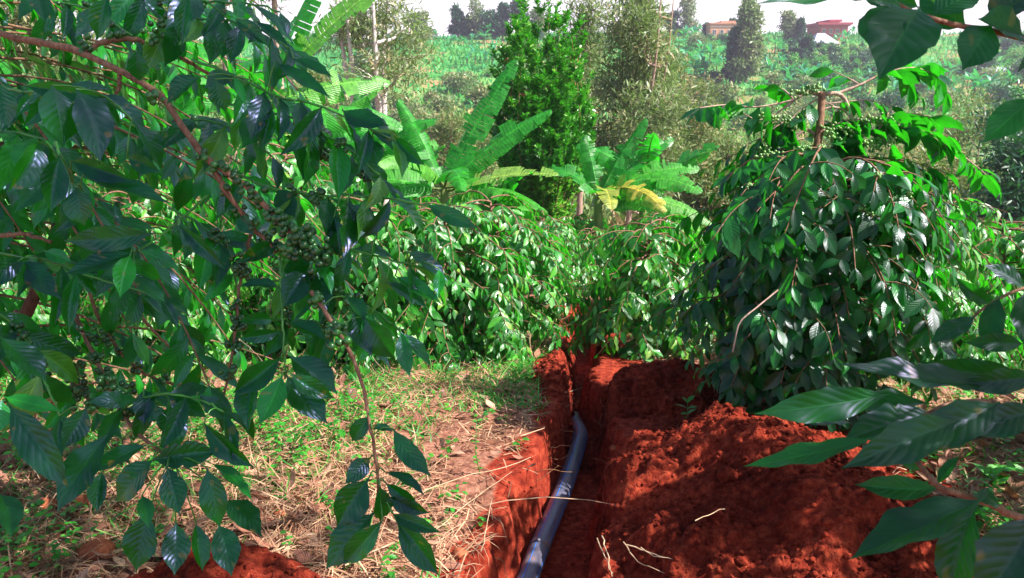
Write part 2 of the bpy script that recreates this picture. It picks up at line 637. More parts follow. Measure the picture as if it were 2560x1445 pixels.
M['shoot'] = leaf_mat('green_shoot', [(0, (0.03, 0.16, 0.02)), (1, (0.05, 0.26, 0.03))], (0.03, 0.3, 0.02), tmix=0.05, vein=False)
M['banana'] = leaf_mat('banana_leaf', [(0, (0.010, 0.16, 0.02)), (0.45, (0.035, 0.29, 0.025)), (0.8, (0.20, 0.40, 0.08)), (1, (0.5, 0.38, 0.06))],
                       (0.04, 0.68, 0.02), tmix=0.42, rough=0.38, coat=0.3, bump=0.35, nveins=30.0, vdist=0.01)
M['stem_green'] = rough_mat('banana_stem', (0.05, 0.12, 0.03), (0.28, 0.26, 0.10), 5, 0.6, 0.3, 0.01, stretch=(4, 4, 0.6))
M['shrub'] = leaf_mat('shrub_leaf', [(0, (0.012, 0.10, 0.010)), (0.5, (0.06, 0.30, 0.02)), (0.85, (0.20, 0.44, 0.035)), (1, (0.42, 0.27, 0.13))],
                      (0.08, 0.55, 0.02), tmix=0.3, rough=0.4, coat=0.3, vein=False)
M['red_tip'] = leaf_mat('red_young_leaf', [(0, (0.45, 0.08, 0.05)), (1, (0.6, 0.2, 0.1))], (0.6, 0.1, 0.05), tmix=0.3, vein=False)
M['grevillea'] = leaf_mat('grey_green_foliage', [(0, (0.06, 0.12, 0.045)), (0.5, (0.17, 0.24, 0.10)), (0.8, (0.34, 0.33, 0.19)), (1, (0.50, 0.33, 0.23))],
                          (0.22, 0.40, 0.08), tmix=0.3, rough=0.5, coat=0.15, vein=False)
M['scrub'] = leaf_mat('scrub_foliage', [(0, (0.035, 0.12, 0.03)), (0.5, (0.13, 0.21, 0.06)), (0.8, (0.34, 0.27, 0.12)), (1, (0.52, 0.27, 0.19))],
                      (0.2, 0.34, 0.06), tmix=0.25, rough=0.6, coat=0.05, vein=False)
M['dark_tree'] = leaf_mat('dark_foliage', [(0, (0.006, 0.04, 0.03)), (0.6, (0.012, 0.09, 0.045)), (1, (0.05, 0.17, 0.06))],
                          (0.04, 0.25, 0.03), tmix=0.2, rough=0.5, coat=0.1, vein=False)
M['hill_banana'] = leaf_mat('hill_banana_leaf', [(0, (0.012, 0.15, 0.10)), (0.6, (0.03, 0.30, 0.17)), (1, (0.14, 0.46, 0.24))],
                            (0.08, 0.6, 0.1), tmix=0.3, rough=0.4, coat=0.3, vein=False)
M['hill_cover'] = leaf_mat('hill_cover', [(0, (0.012, 0.28, 0.08)), (0.4, (0.05, 0.38, 0.07)), (0.7, (0.26, 0.35, 0.08)), (1, (0.50, 0.25, 0.14))],
                           (0.12, 0.5, 0.06), tmix=0.25, rough=0.6, coat=0.0, vein=False)
M['grass'] = leaf_mat('grass_blade', [(0, (0.02, 0.20, 0.03)), (0.6, (0.08, 0.34, 0.05)), (1, (0.34, 0.38, 0.12))], (0.09, 0.6, 0.04), tmix=0.35, rough=0.5, coat=0.1, vein=False)
M['weed'] = leaf_mat('weed_leaf', [(0, (0.02, 0.17, 0.02)), (0.6, (0.05, 0.34, 0.03)), (1, (0.16, 0.46, 0.06))], (0.08, 0.65, 0.02), tmix=0.4, rough=0.4, coat=0.2, bump=0.3)
M['straw'] = leaf_mat('straw', [(0, (0.12, 0.045, 0.03)), (0.5, (0.34, 0.17, 0.11)), (1, (0.60, 0.40, 0.28))], (0.4, 0.25, 0.1), tmix=0.1, rough=0.7, coat=0.0, vein=False, spec=0.2)
M['dead_leaf'] = leaf_mat('dead_leaf', [(0, (0.12, 0.04, 0.03)), (0.5, (0.36, 0.16, 0.11)), (0.85, (0.60, 0.36, 0.27)), (1, (0.5, 0.45, 0.10))], (0.4, 0.2, 0.08), tmix=0.15, rough=0.6, coat=0.05, bump=0.5)
M['dry_dark_leaf'] = leaf_mat('dry_dark_leaf', [(0, (0.02, 0.012, 0.010)), (1, (0.05, 0.03, 0.02))], (0.1, 0.03, 0.02), tmix=0.1, rough=0.7, coat=0.0)
M['root'] = rough_mat('root_bark', (0.16, 0.06, 0.03), (0.42, 0.22, 0.12), 40, 0.9, 0.3, 0.002)
M['twig'] = rough_mat('dry_twig', (0.34, 0.22, 0.13), (0.62, 0.47, 0.32), 40, 0.9, 0.3, 0.002)
SOIL1, SOIL2, SOILM = (0.09, 0.009, 0.006), (0.38, 0.066, 0.032), (0.22, 0.026, 0.013)
M['soil'] = rough_mat('red_soil', SOIL1, SOIL2, 34, 0.95, 1.0, 0.03, 10, 0.1, mid=SOILM, patch=True)
M['clod'] = rough_mat('clod_soil', (0.20, 0.05, 0.025), (0.45, 0.14, 0.07), 22, 0.95, 0.9, 0.01, 6, 0.1)


def ground_material():
    m, nt, nd, lk = new_mat('ground_soil')
    out = nd.new('ShaderNodeOutputMaterial')
    pr = nd.new('ShaderNodeBsdfPrincipled')
    tc = nd.new('ShaderNodeTexCoord')
    at_ = nd.new('ShaderNodeAttribute')
    at_.attribute_name = 'tint'
    n1 = nd.new('ShaderNodeTexNoise')
    n1.inputs['Scale'].default_value = 24
    n1.inputs['Detail'].default_value = 8
    n1.inputs['Roughness'].default_value = 0.65
    n2 = nd.new('ShaderNodeTexNoise')
    n2.inputs['Scale'].default_value = 3.0
    n2.inputs['Detail'].default_value = 6
    for n in (n1, n2):
        lk.new(tc.outputs['Object'], n.inputs['Vector'])
    red = ramp(nd, [(0.3, SOIL1), (0.5, SOILM), (0.7, SOIL2)])
    lk.new(n1.outputs[0], red.inputs[0])
    lit = ramp(nd, [(0.3, (0.11, 0.040, 0.028)), (0.5, (0.25, 0.105, 0.07)), (0.7, (0.46, 0.24, 0.17))])
    lk.new(n1.outputs[0], lit.inputs[0])
    f = math_n(nd, lk, 'ADD', at_.outputs['Fac'], math_n(nd, lk, 'MULTIPLY', math_n(nd, lk, 'SUBTRACT', n2.outputs[0], 0.5), 1.2))
    fr = ramp(nd, [(0.42, (0, 0, 0)), (0.58, (1, 1, 1))])
    lk.new(f, fr.inputs[0])
    mx = nd.new('ShaderNodeMix')
    mx.data_type = 'RGBA'
    lk.new(fr.outputs[0], mx.inputs[0])
    lk.new(lit.outputs[0], mx.inputs[6])
    lk.new(red.outputs[0], mx.inputs[7])
    lk.new(mx.outputs[2], pr.inputs['Base Color'])
    bp = nd.new('ShaderNodeBump')
    bp.inputs['Strength'].default_value = 1.0
    bp.inputs['Distance'].default_value = 0.012
    lk.new(n1.outputs[0], bp.inputs['Height'])
    lk.new(bp.outputs[0], pr.inputs['Normal'])
    pr.inputs['Roughness'].default_value = 0.95
    pr.inputs['Specular IOR Level'].default_value = 0.1
    lk.new(pr.outputs[0], out.inputs[0])
    return m


def hill_material():
    m, nt, nd, lk = new_mat('hill_soil')
    out = nd.new('ShaderNodeOutputMaterial')
    pr = nd.new('ShaderNodeBsdfPrincipled')
    tc = nd.new('ShaderNodeTexCoord')
    n1 = nd.new('ShaderNodeTexNoise')
    n1.inputs['Scale'].default_value = 0.09
    n1.inputs['Detail'].default_value = 9
    n1.inputs['Roughness'].default_value = 0.7
    lk.new(tc.outputs['Object'], n1.inputs['Vector'])
    r = ramp(nd, [(0.35, (0.04, 0.20, 0.05)), (0.5, (0.10, 0.28, 0.07)), (0.6, (0.28, 0.22, 0.10)), (0.72, (0.36, 0.15, 0.10))])
    lk.new(n1.outputs[0], r.inputs[0])
    lk.new(r.outputs[0], pr.inputs['Base Color'])
    pr.inputs['Roughness'].default_value = 1.0
    pr.inputs['Specular IOR Level'].default_value = 0.0
    lk.new(pr.outputs[0], out.inputs[0])
    return m


M['ground'] = ground_material()
M['hill'] = hill_material()

# ------------------------------------------------------------------ the land
def spaced(a, b, fine, ranges):
    """coordinates from a to b: `fine` step inside ranges[0], growing outside"""
    lo, hi = ranges
    mid = list(np.arange(lo, hi, fine))
    up, st = [hi], fine
    while up[-1] < b:
        st *= 1.09
        up.append(up[-1] + st)
    dn, st = [lo], fine
    while dn[-1] > a:
        st *= 1.09
        dn.append(dn[-1] - st)
    return np.array(sorted(set(dn[1:])) + mid + up)


def build_ground():
    xs = spaced(-70, 70, 0.014, (-1.5, 2.1))
    ys = spaced(-6, 5.2, 0.017, (1.9, 5.0))
    ys = np.concatenate([ys[ys < 5.0], np.arange(5.0, 9.8, 0.035), np.arange(9.8, 30.01, 0.4)])
    ys[-1] = 30.0
    X, Y = np.meshgrid(xs, ys)
    Z = ground_h(X, Y)
    c = trench_c(Y)
    dx = X - c
    lip = 0.33 + 0.14 * fbm(Y * 2.2, X * 0.7, 3, 44)
    soil = sstep(lip + 0.12, lip - 0.12, -dx) * (dx < 0) + (dx >= 0) * sstep(2.0, 1.2, dx) * sstep(5.4, 4.4, Y) + (dx >= 0) * sstep(0.5, 0.3, dx)
    soil = np.clip(soil, 0, 1) * sstep(10, 9, Y)
    mb = MB()
    mb.add(np.stack([X, Y, Z], -1).reshape(-1, 3), grid_faces(len(xs), len(ys)), None, soil.reshape(-1))
    tag(mb.build('ground', M['ground']), kind='structure')
    xs = np.concatenate([-np.geomspace(620, 2, 150), np.geomspace(2, 620, 150)])
    ys = np.concatenate([np.linspace(30.0, 240, 190), np.geomspace(242, 900, 40)])
    X, Y = np.meshgrid(xs, ys)
    Z = base_h(X, Y) + 0.5 * fbm(X / 5, Y / 5, 3, 12) * sstep(32, 60, Y)
    mb = MB()
    mb.add(np.stack([X, Y, Z], -1).reshape(-1, 3), grid_faces(len(xs), len(ys)))
    tag(mb.build('hillside', M['hill']), kind='structure')


build_ground()


MOUNDS = []


def mound(cx, cy, sx, sy, rot, h, label, seed, sub=0.010, peak=0.5):
    MOUNDS.append((cx, cy, sx, sy, rot))
    n1, n2 = int(2.5 * sx / sub), int(2.5 * sy / sub)
    u, v = np.meshgrid(np.linspace(-1.25, 1.25, n1), np.linspace(-1.25, 1.25, n2))
    cr, sr = math.cos(rot), math.sin(rot)
    X = cx + u * sx * cr - v * sy * sr
    Y = cy + u * sx * sr + v * sy * cr
    r = np.sqrt(u * u + v * v) + 0.22 * fbm(X * 2.6, Y * 2.6, 3, seed)
    prof = np.clip(1 - r, -0.3, 1)
    prof = np.where(prof > 0, np.sin(np.clip(prof, 0, 1) * math.pi / 2) ** 0.85, prof * 1.2)
    lump = 0.10 * fbm(X * 3.0, Y * 3.0, 3, seed + 5) + 0.055 * fbm(X * 11, Y * 11, 3, seed + 6) + 0.045 * np.abs(fbm(X * 24, Y * 24, 3, seed + 7))
    Z = ground_h(X, Y, False) + h * prof + lump * sstep(-0.1, 0.35, prof) - 0.02
    mb = MB()
    V = np.stack([X, Y, Z], -1).reshape(-1, 3)
    mb.add(V, grid_faces(n1, n2))
    rng = np.random.default_rng(seed)
    idx = rng.choice(len(V), int(2600 * sx * sy / 0.3), replace=True)
    ok = prof.reshape(-1)[idx] > -0.05
    c = V[idx][ok]
    balls(mb, c + np.array([0, 0, 0.003]), np.exp(rng.normal(-5.6, 0.55, len(c))), 0, 0.8, rng=rng, bump=0.35)
    idx = rng.choice(len(V), int(800 * sx * sy / 0.3), replace=True)
    c = V[idx][prof.reshape(-1)[idx] > 0.0]
    balls(mb, c, np.exp(rng.normal(-4.7, 0.45, len(c))), 1, 0.8, rng=rng, bump=0.6)
    ob = mb.build('soil_heap', M['soil'], loc=None)
    tag(ob, label, 'soil heap')
    return ob


mound(0.98, 2.55, 0.66, 1.02, 0.10, 0.30, 'large red soil heap thrown up beside the trench, dappled by leaf shade', 11)
mound(0.86, 4.15, 0.50, 0.42, 0.0, 0.15, 'low sunlit red soil heap just past the bend of the pipe', 12)
_m3 = march(1438, 950, lambda x, y: base_h(x, y))
mound(_m3[0] - 0.08, _m3[1] + 0.15, 0.20, 0.55, 0.0, 0.10, 'narrow dark red soil heap banked against the far trench edge', 13)
_m4 = march(560, 1470, lambda x, y: base_h(x, y))
mound(_m4[0], _m4[1] - 0.05, 0.42, 0.20, 0.0, 0.14, 'small crumbly red soil heap under the hanging coffee leaves', 14)


def on_mound(x, y, g=1.0):
    r = np.full(np.shape(x), False)
    for cx, cy, sx, sy, rot in MOUNDS:
        dx, dy = x - cx, y - cy
        u = (dx * math.cos(rot) + dy * math.sin(rot)) / sx
        v = (-dx * math.sin(rot) + dy * math.cos(rot)) / sy
        r |= (u * u + v * v) < g
    return r


# ------------------------------------------------------------------ the pipe
def pipe_material():
    m, nt, nd, lk = new_mat('black_pipe')
    out = nd.new('ShaderNodeOutputMaterial')
    pr = nd.new('ShaderNodeBsdfPrincipled')
    tc = nd.new('ShaderNodeTexCoord')
    n1 = nd.new('ShaderNodeTexNoise')
    n1.inputs['Scale'].default_value = 16
    n1.inputs['Detail'].default_value = 7
    lk.new(tc.outputs['Object'], n1.inputs['Vector'])
    r = ramp(nd, [(0.45, (0.075, 0.078, 0.13)), (0.60, (0.12, 0.11, 0.16)), (0.70, (0.20, 0.10, 0.08)), (0.84, (0.28, 0.09, 0.05))])
    lk.new(n1.outputs[0], r.inputs[0])
    lk.new(r.outputs[0], pr.inputs['Base Color'])
    rr = ramp(nd, [(0.4, (0.30,) * 3), (0.75, (0.7,) * 3)])
    lk.new(n1.outputs[0], rr.inputs[0])
    lk.new(rr.outputs[0], pr.inputs['Roughness'])
    pr.inputs['Specular IOR Level'].default_value = 0.9
    lk.new(pr.outputs[0], out.inputs[0])
    return m


M['pipe'] = pipe_material()
M['stripe'] = rough_mat('blue_stripe', (0.02, 0.16, 0.7), (0.03, 0.25, 0.85), 30, 0.45, 0.05, 0.001, spec=0.5)
pp = PIPE[_o]
root = empty('water_pipe', (float(pp[1][0]), float(pp[1][1]), float(pp[1][2])), 'long black plastic water pipe with thin blue stripes lying in the trench', 'pipe')
base = pp[1].copy()
path = smooth_path(pp, 160) - base
PR = 0.043
mb = MB()
tube(mb, path, PR, 36)
mb.build('pipe_wall', M['pipe'], root)
T = nrm(np.gradient(path, axis=0))
A = nrm(np.cross(T, np.array([0.0, 0.0, 1.0])))     # points to the right of travel
B = np.cross(A, T)
for ang in (155, 98, 25):
    mb = MB()
    th = math.radians(ang)
    for w in (0,):
        dth = 0.034
        V = []
        for k in range(4):
            a = th + (k / 3 - 0.5) * 2 * dth
            V.append(path + (A * math.cos(a) + B * math.sin(a)) * (PR + 0.0016))
        V = np.stack(V, 1)
        mb.add(V.reshape(-1, 3), grid_faces(4, len(path)))
    mb.build('stripe', M['stripe'], root)
# small fitting on the near length of the pipe
mb = MB()
k = int(np.argmin(np.abs(path[:, 1] + base[1] - march(1345, 1372, lambda x, y: base_h(x, y) - TD + 0.07)[1])))
tube(mb, path[k:k + 2], PR + 0.0035, 20, cap=False)
q = path[k] + B[k] * (PR + 0.002)
tube(mb, np.array([q, q + B[k] * 0.008]), 0.009, 10)
mb.build('fitting', M['pipe'], root)
# thinner joint ring where the pipe bends
mb = MB()
k = int(np.argmin(np.abs(path[:, 1] + base[1] - PIPE[7][1])))
tube(mb, path[k - 2:k], PR + 0.004, 20, cap=False)
mb.build('joint_ring', M['pipe'], root)


# ------------------------------------------------------------------ coffee
def leafy(path, L, rng, spacing=0.045, start=0.3, down=0.5, trunk=None, jit=1.0, fwd=0.55):
    path = np.asarray(path, float)
    seg = np.linalg.norm(np.diff(path, axis=0), axis=1)
    d = np.concatenate([[0], np.cumsum(seg)])
    tot = d[-1]
    s = np.arange(start * tot, tot, spacing)
    if len(s) == 0:
        s = np.array([tot * 0.95])
    s = s + rng.uniform(-0.2, 0.2, len(s)) * spacing
    s[-1] = tot
    P = np.stack([np.interp(s, d, path[:, i]) for i in range(3)], 1)
    T = nrm(np.stack([np.interp(np.minimum(s + 0.02, tot), d, path[:, i]) - np.interp(np.maximum(s - 0.02, 0), d, path[:, i]) for i in range(3)], 1))
    up = np.array([0, 0, 1.0])
    S = np.cross(T, up)
    bad = np.linalg.norm(S, axis=1) < 0.25
    S[bad] += rng.normal(0, 0.6, (bad.sum(), 3))
    S = nrm(S)
    O = []
    n = len(P)
    for sg in (-1, 1):
        keep = rng.random(n) > 0.08 * jit
        D = S * sg * rng.uniform(0.6, 1.0, (n, 1)) + T * (rng.uniform(0.25, 0.9, (n, 1)) + (fwd - 0.55)) + np.array([0, 0, -1.0]) * (down * rng.uniform(0.1, 1.7, (n, 1)))
        D[-1] += T[-1] * 0.9
        D = D + rng.normal(0, 0.16 * jit, (n, 3))
        N = up * 1.0 + rng.normal(0, 0.30 * jit, (n, 3)) + T * 0.25
        if trunk is not None:
            R = P - np.asarray(trunk)
            R[:, 2] = 0
            N = N + nrm(R) * 0.8
        ll = L * np.clip(rng.normal(0.95, 0.17, n), 0.45, 1.3)
        ll[-1] *= 0.75
        O.append((P[keep], D[keep], N[keep], ll[keep], (s / tot)[keep]))
    return [np.concatenate(x) for x in zip(*O)]


def arch(base, az, Lb, rise, droop, rng, n=9, wob=0.06):
    s = np.linspace(0, 1, n)
    o = np.array([math.cos(az), math.sin(az), 0])
    q = np.array([-math.sin(az), math.cos(az), 0])
    P = np.asarray(base, float) + s[:, None] * Lb * o * (1 - 0.12 * s[:, None])
    P = P + (rng.normal(0, wob) * s ** 2)[:, None] * q * Lb * 3
    P[:, 2] += Lb * (rise * s - (rise + droop) * s ** 2)
    return P


def coffee_bush(seed, H, R, nb, leafL, leafmat, label, group=None, nv=5, nu=3, twigs=2, berries=0.3, berrymat='berry', stems=2, name='coffee_bush',
                wave=0.0, hmin=0.10, top=0.5, down=0.7, trunkH=None, blod=0, low=0.92, lift=0.0, sag=1.0):
    rng = np.random.default_rng(seed)
    root = empty(name, (0, 0, 0), label, 'coffee tree' if name == 'coffee_tree' else 'coffee bush', group)
    tr, br, lf, be = MB(), MB(), MB(), MB()
    for k in range(stems):
        a = rng.uniform(0, 6.28)
        e = 0.10 * k
        P = np.array([[0.02 * k, 0, -0.08], [0.4 * e * math.cos(a), 0.4 * e * math.sin(a), 0.4 * H], [e * math.cos(a), e * math.sin(a), (trunkH or H) * (0.97 - 0.06 * k)]])
        P = smooth_path(P, 8)
        tube(tr, P, np.linspace(0.026 * H / 1.2, 0.008, 8), 7)
    for i in range(nb):
        f = (i + rng.uniform(0, 1)) / nb
        h = H * (hmin + (1 - hmin) * f)
        az = i * 2.39996 + rng.normal(0, 0.3)
        pr = (low + (0.92 - low) * min(1, f / .6) + 0.15 * math.sin(math.pi * f)) * (1 - (1 - top) * max(0, (f - 0.45) / 0.55) ** 1.3)
        Lb = R * pr * rng.uniform(0.72, 1.12)
        rise = rng.uniform(0.15, 0.55) + 0.5 * max(0, f - 0.7) + lift * f
        droop = rng.uniform(0.1, 0.6) * (1.2 if h > 0.35 else 0.4)
        droop = min(droop * sag, (h - 0.05) / Lb)
        P = arch((0, 0, h), az, Lb, rise, droop, rng)
        tube(br, P, np.linspace(0.0075, 0.002, len(P)), 5, cap=False)
        paths = [(P, 0.3)]
        for t in range(twigs):
            k = int(rng.integers(2, 7))
            a2 = az + rng.choice([-1, 1]) * rng.uniform(0.4, 1.1)
            P2 = arch(P[k], a2, Lb * rng.uniform(0.28, 0.5), rng.uniform(-0.1, 0.4), rng.uniform(0.1, 0.8) * sag if P[k][2] > 0.3 else 0.1, rng, 6)
            tube(br, P2, np.linspace(0.0035, 0.0015, len(P2)), 4, cap=False)
            paths.append((P2, 0.1))
        for Q, st in paths:
            p, D, N, L, s = leafy(Q, leafL, rng, 0.052, st, down, (0, 0, 0))
            z = p[:, 2] + D[:, 2] * L > -0.02
            leaves(lf, p[z], D[z], N[z], L[z], rng.uniform(0.19, 0.25, z.sum()), nv, nu, rng.uniform(0.1, 1.0, z.sum()), rng.uniform(0.1, 0.6, z.sum()), wave, None, rng)
            if rng.random() < berries:
                m = rng.integers(3, 8)
                k0 = rng.uniform(0.15, 0.6)
                for j in range(m):
                    t = k0 + j * 0.05
                    if t > 0.95:
                        break
                    c = np.array([np.interp(t, np.linspace(0, 1, len(Q)), Q[:, i3]) for i3 in range(3)])
                    nn = rng.integers(3, 7)
                    balls(be, c + nrm(rng.normal(0, 1, (nn, 3))) * 0.011, rng.uniform(0.0055, 0.0075, nn), blod, rng=rng)
    tr.build('trunk', M['bark'], root)
    br.build('branch', M['bark'], root)
    lf.build('foliage', M[leafmat], root)
    be.build('berry_cluster', M[berrymat], root)
    return root


def foot(x, y):
    return (x, y, float(base_h(x, y)))


# --- the tall coffee tree beside the soil heap
RT = march(2040, 1095, lambda x, y: base_h(x, y))
RT = np.array([RT[0], RT[1] + 0.25])
rt = coffee_bush(301, 1.29, 0.66, 160, 0.118, 'coffee_tree', 'tall dark coffee tree with bare arching top twigs behind the large soil heap', nv=7, nu=5, twigs=2,
                 berries=0.25, berrymat='berry_light', name='coffee_tree', wave=0.012, top=1.0, stems=3, down=0.62, blod=1, low=0.64, lift=0.12, sag=0.5)
RTP = np.array([RT[0], RT[1], float(base_h(*RT))])
rt.location = RTP
rng = np.random.default_rng(77)
rd = (RT[1] * CP - (0.9 - CAMZ) * SP)
lf, be = MB(), MB()
_rtb = MB()


def rpath(px, dd=0.0, n=12):
    """pixel path at the tall tree's distance"""
    return smooth_path([at(p[0], p[1], rd + (p[2] if len(p) > 2 else dd)) for p in px], n) - RTP


tp = rpath([(2045, 560), (2030, 470), (2038, 400), (2050, 310), (2055, 232)], -0.02)
mbt = MB()
tube(mbt, tp, np.linspace(0.024, 0.016, len(tp)), 9)
mbt.build('upper_stem', M['bark'], rt)
tops = [([(2055, 235), (2015, 231), (1985, 250), (1958, 272)], .012, 0, .0), ([(1985, 250), (1930, 262), (1880, 268), (1815, 262), (1748, 270, -.1)], .006, 1, .25),
        ([(2055, 235), (2100, 236), (2122, 270), (2131, 305), (2140, 340)], .012, 0, 0), ([(2095, 233), (2150, 212), (2195, 190), (2250, 172), (2330, 168, .1)], .008, 1, .35),
        ([(2150, 212), (2120, 195), (2085, 178)], .004, 1, .3), ([(2235, 178), (2275, 205), (2300, 240)], .004, 1, .3),
        ([(2050, 275), (2085, 268), (2112, 278), (2132, 305)], .007, 0, 0), ([(2043, 340), (2015, 325), (1985, 345), (1958, 375)], .010, 0, 0),
        ([(1985, 250), (1960, 225), (1925, 215, .1)], .005, 1, .1), ([(1960, 270), (1930, 290), (1895, 300), (1860, 285)], .005, 1, .3), ([(2300, 172), (2340, 190), (2365, 230)], .004, 1, .1),
        ([(2040, 420), (2000, 390), (1940, 385), (1880, 400), (1820, 440)], .008, 1, .3), ([(2045, 400), (2110, 350), (2190, 330), (2280, 320), (2370, 340)], .008, 1, .25),
        ([(2280, 320), (2350, 355), (2420, 400), (2480, 450)], .006, 1, .2), ([(2045, 430), (2140, 400), (2240, 400), (2330, 440), (2400, 500)], .008, 1, .3),
        ([(2190, 330), (2230, 290), (2290, 285), (2350, 300, .1)], .005, 1, .2), ([(2060, 440), (2120, 430), (2180, 450), (2230, 500, -.2)], .006, 1, .3),
        ([(2052, 245), (2020, 262), (1975, 300), (1950, 350)], .004, 1, .2), ([(2052, 250), (2090, 270), (2115, 320), (2120, 370)], .004, 1, .2), ([(2050, 300), (2080, 310), (2100, 350), (2095, 400)], .004, 1, .2), ([(2045, 360), (2020, 370), (1990, 400), (1975, 440)], .004, 1, .1),
        ([(2050, 340), (1980, 350), (1920, 340), (1870, 360)], .005, 1, .2), ([(2050, 330), (2120, 300), (2200, 300), (2260, 320)], .005, 1, .15), ([(2050, 300), (2000, 290), (1950, 310), (1900, 350)], .005, 1, .25), ([(2052, 260), (2110, 255), (2170, 250), (2230, 265)], .004, 1, .3), ([(2040, 380), (1960, 410), (1890, 440), (1850, 500)], .005, 1, .1), ([(2040, 380), (2150, 390), (2260, 400), (2360, 430)], .005, 1, .1),
 ([(2020, 500, -.2), (1920, 480, -.3), (1840, 520, -.35), (1780, 600, -.4)], .005, 1, .3)       ]
for px, r0, lv, st in tops:
    Q = rpath(px)
    mbt = MB()
    low_ = px[0][1] > 345
    st = min(st, .12) if low_ else st
    r0 = r0 * (.55 if low_ else 1)
    tube(mbt, Q, np.linspace(r0, max(r0 * 0.5, 0.002), len(Q)), 6)
    b = mbt.build('branch', M['bark' if low_ else 'bark_pale'], rt)
    if lv:
        p, D, N, L, s = leafy(Q, 0.14, rng, 0.036, st, 0.5, (0, 0, 0), 1.5)
        ml = MB()
        leaves(ml, p, D, N, L, 0.22, 9, 5, rng.uniform(0.2, 1.0, len(p)), rng.uniform(0.1, 0.4, len(p)), 0.014, rng.uniform(0.3, 1.0, len(p)), rng)
        ml.build('foliage', M['coffee_tree'], b)
for px in ([(1985, 240), (2020, 225), (2045, 220)], [(1900, 290), (1960, 300), (1985, 320)], [(2060, 330), (2110, 320), (2160, 345), (2200, 390)], [(2130, 300), (2190, 300), (2240, 310)],
           [(1900, 370), (1960, 395), (1990, 380)], [(2140, 350), (2190, 360), (2230, 350)], [(2060, 320), (2090, 350), (2140, 350)]):
    Q = rpath(px, -0.04)
    be = MB()
    n = 60
    k = rng.integers(0, len(Q), n)
    balls(be, Q[k] + rng.normal(0, 0.012, (n, 3)), rng.uniform(0.006, 0.008, n), 1, rng=rng)
    be.build('berry_cluster', M['berry_light'], rt)
# the long bare twig hanging in the shade of the skirt
mbt = MB()
tube(mbt, rpath([(1945, 725, -.75), (1890, 770, -.8), (1850, 805, -.82), (1838, 850, -.82), (1832, 880, -.82)]), 0.003, 5)
mbt.build('bare_twig', M['bark_pale'], rt)

# --- rows of coffee bushes beyond the trench
VAR = []
for k, (H, R) in enumerate([(1.15, 0.72), (1.25, 0.78), (1.05, 0.70), (1.2, 0.74)]):
    b = coffee_bush(401 + k, H, R, 66, 0.100, 'coffee_row', 'x', nv=5, nu=3, twigs=3, berries=0.0, top=0.72, down=0.75)
    VAR.append(b)
ROWS = []
named = [((1105, 935), 0, 0.3, 'rounded sunlit coffee bush close to the left bank of the trench'),
         ((1225, 905), 1, 1.7, 'coffee bush at the trench edge leaning over the grass strip'),
         ((1640, 905), 2, 2.1, 'low coffee bush right behind the small red soil heap'),
         ((900, 940), 3, 4.0, 'coffee bush half hidden by the violet shaded hanging leaves'),
         ((1660, 820), 0, 5.0, 'coffee bush overhanging the trench where the pipe disappears'),
         ((2330, 960), 1, 3.3, 'coffee bush crowding the shaded side of the tall coffee tree'),
         ((2560, 930), 2, 0.9, 'shaded coffee bush at the outer edge above the leaf litter'),
         ((640, 905), 2, 2.9, 'coffee bush glimpsed through the berry laden branches')]
used = []
spots = []
for (px, py), v, rz, lab in named:
    p = march(px, py, lambda x, y: base_h(x, y))
    spots.append((p[0], p[1] + 0.45, v, rz, lab, 0.92))
rr = np.random.default_rng(5)
for j, y in enumerate(np.arange(6.0, 15.5, 1.15)):
    for i in range(-12, 13):
        x = i * 1.25 + (0.5 if j % 2 else 0.0) + rr.normal(0, 0.12)
        yy = y + rr.normal(0, 0.12)
        if abs(x) > 0.66 * yy + 1.2:
            continue
        if abs(x - float(trench_c(min(yy, 8.0)))) < 1.0 and yy < 9.0:
            continue
        if any((x - s[0]) ** 2 + (yy - s[1]) ** 2 < 0.8 for s in spots):
            continue
        if (x - RT[0]) ** 2 + (yy - RT[1]) ** 2 < 1.0:
            continue
        if -6 < x < 6 and 13.4 < yy and i % 3 == 0:
            continue
        spots.append((x, yy, int(rr.integers(0, 4)), rr.uniform(0, 6.28), None, rr.uniform(0.74, 0.96)))
first = [True] * 4
for q_ in [(-2.2, 5.1, 'small coffee bush nearest behind the long hanging leaf cluster'), (-3.3, 4.9, 'small coffee bush nearest behind the dark trunk of the near coffee tree'),
           (-1.35, 5.5, 'small coffee bush behind the dry prunings and the green leafy shoot'), (-4.3, 5.4, 'small coffee bush at the outer edge behind the near coffee tree'), (-2.8, 5.9, 'small coffee bush between and behind the two nearest small ones')]:
    spots.append((q_[0], q_[1], int(rr.integers(0, 4)), rr.uniform(0, 6.28), q_[2], .8))
ORD = ['first', 'second', 'third', 'fourth', 'fifth', 'sixth', 'seventh', 'eighth', 'ninth']


def row_label(x, y):
    px = 1280 + x / (y * 1.03) * FPX
    w = ('behind the trunk of the near coffee tree' if px < 330 else 'behind the berry laden branches' if px < 700 else 'behind the leafy shoots' if px < 1050 else 'below the broad banana plant' if px < 1330
         else 'below the columnar shrub' if px < 1480 else 'below the drooping banana plant' if px < 1720 else 'behind the tall dark coffee tree' if px < 2080 else 'past the sunlit side of the tall coffee tree' if px < 2450 else 'toward the outer edge')
    return 'coffee bush in the %s row %s' % (ORD[int(np.clip((y - 4.9) / 1.15, 0, 8))], w)


for x, y, v, rz, lab, sc in spots:
    if lab is None and 1280 + x / (y * 1.03) * FPX < 860 and y > 6.4:
        sc *= 1.45
    if first[v]:
        o = VAR[v]
        first[v] = False
    else:
        o = copy_tree(VAR[v])
    o.location = foot(x, y)
    o.rotation_euler = (0, 0, rz)
    o.scale = (sc, sc, sc)
    o['group'] = 'coffee bushes planted in rows'
    o['label'] = lab or row_label(x, y)
    # far bushes need no separate branches

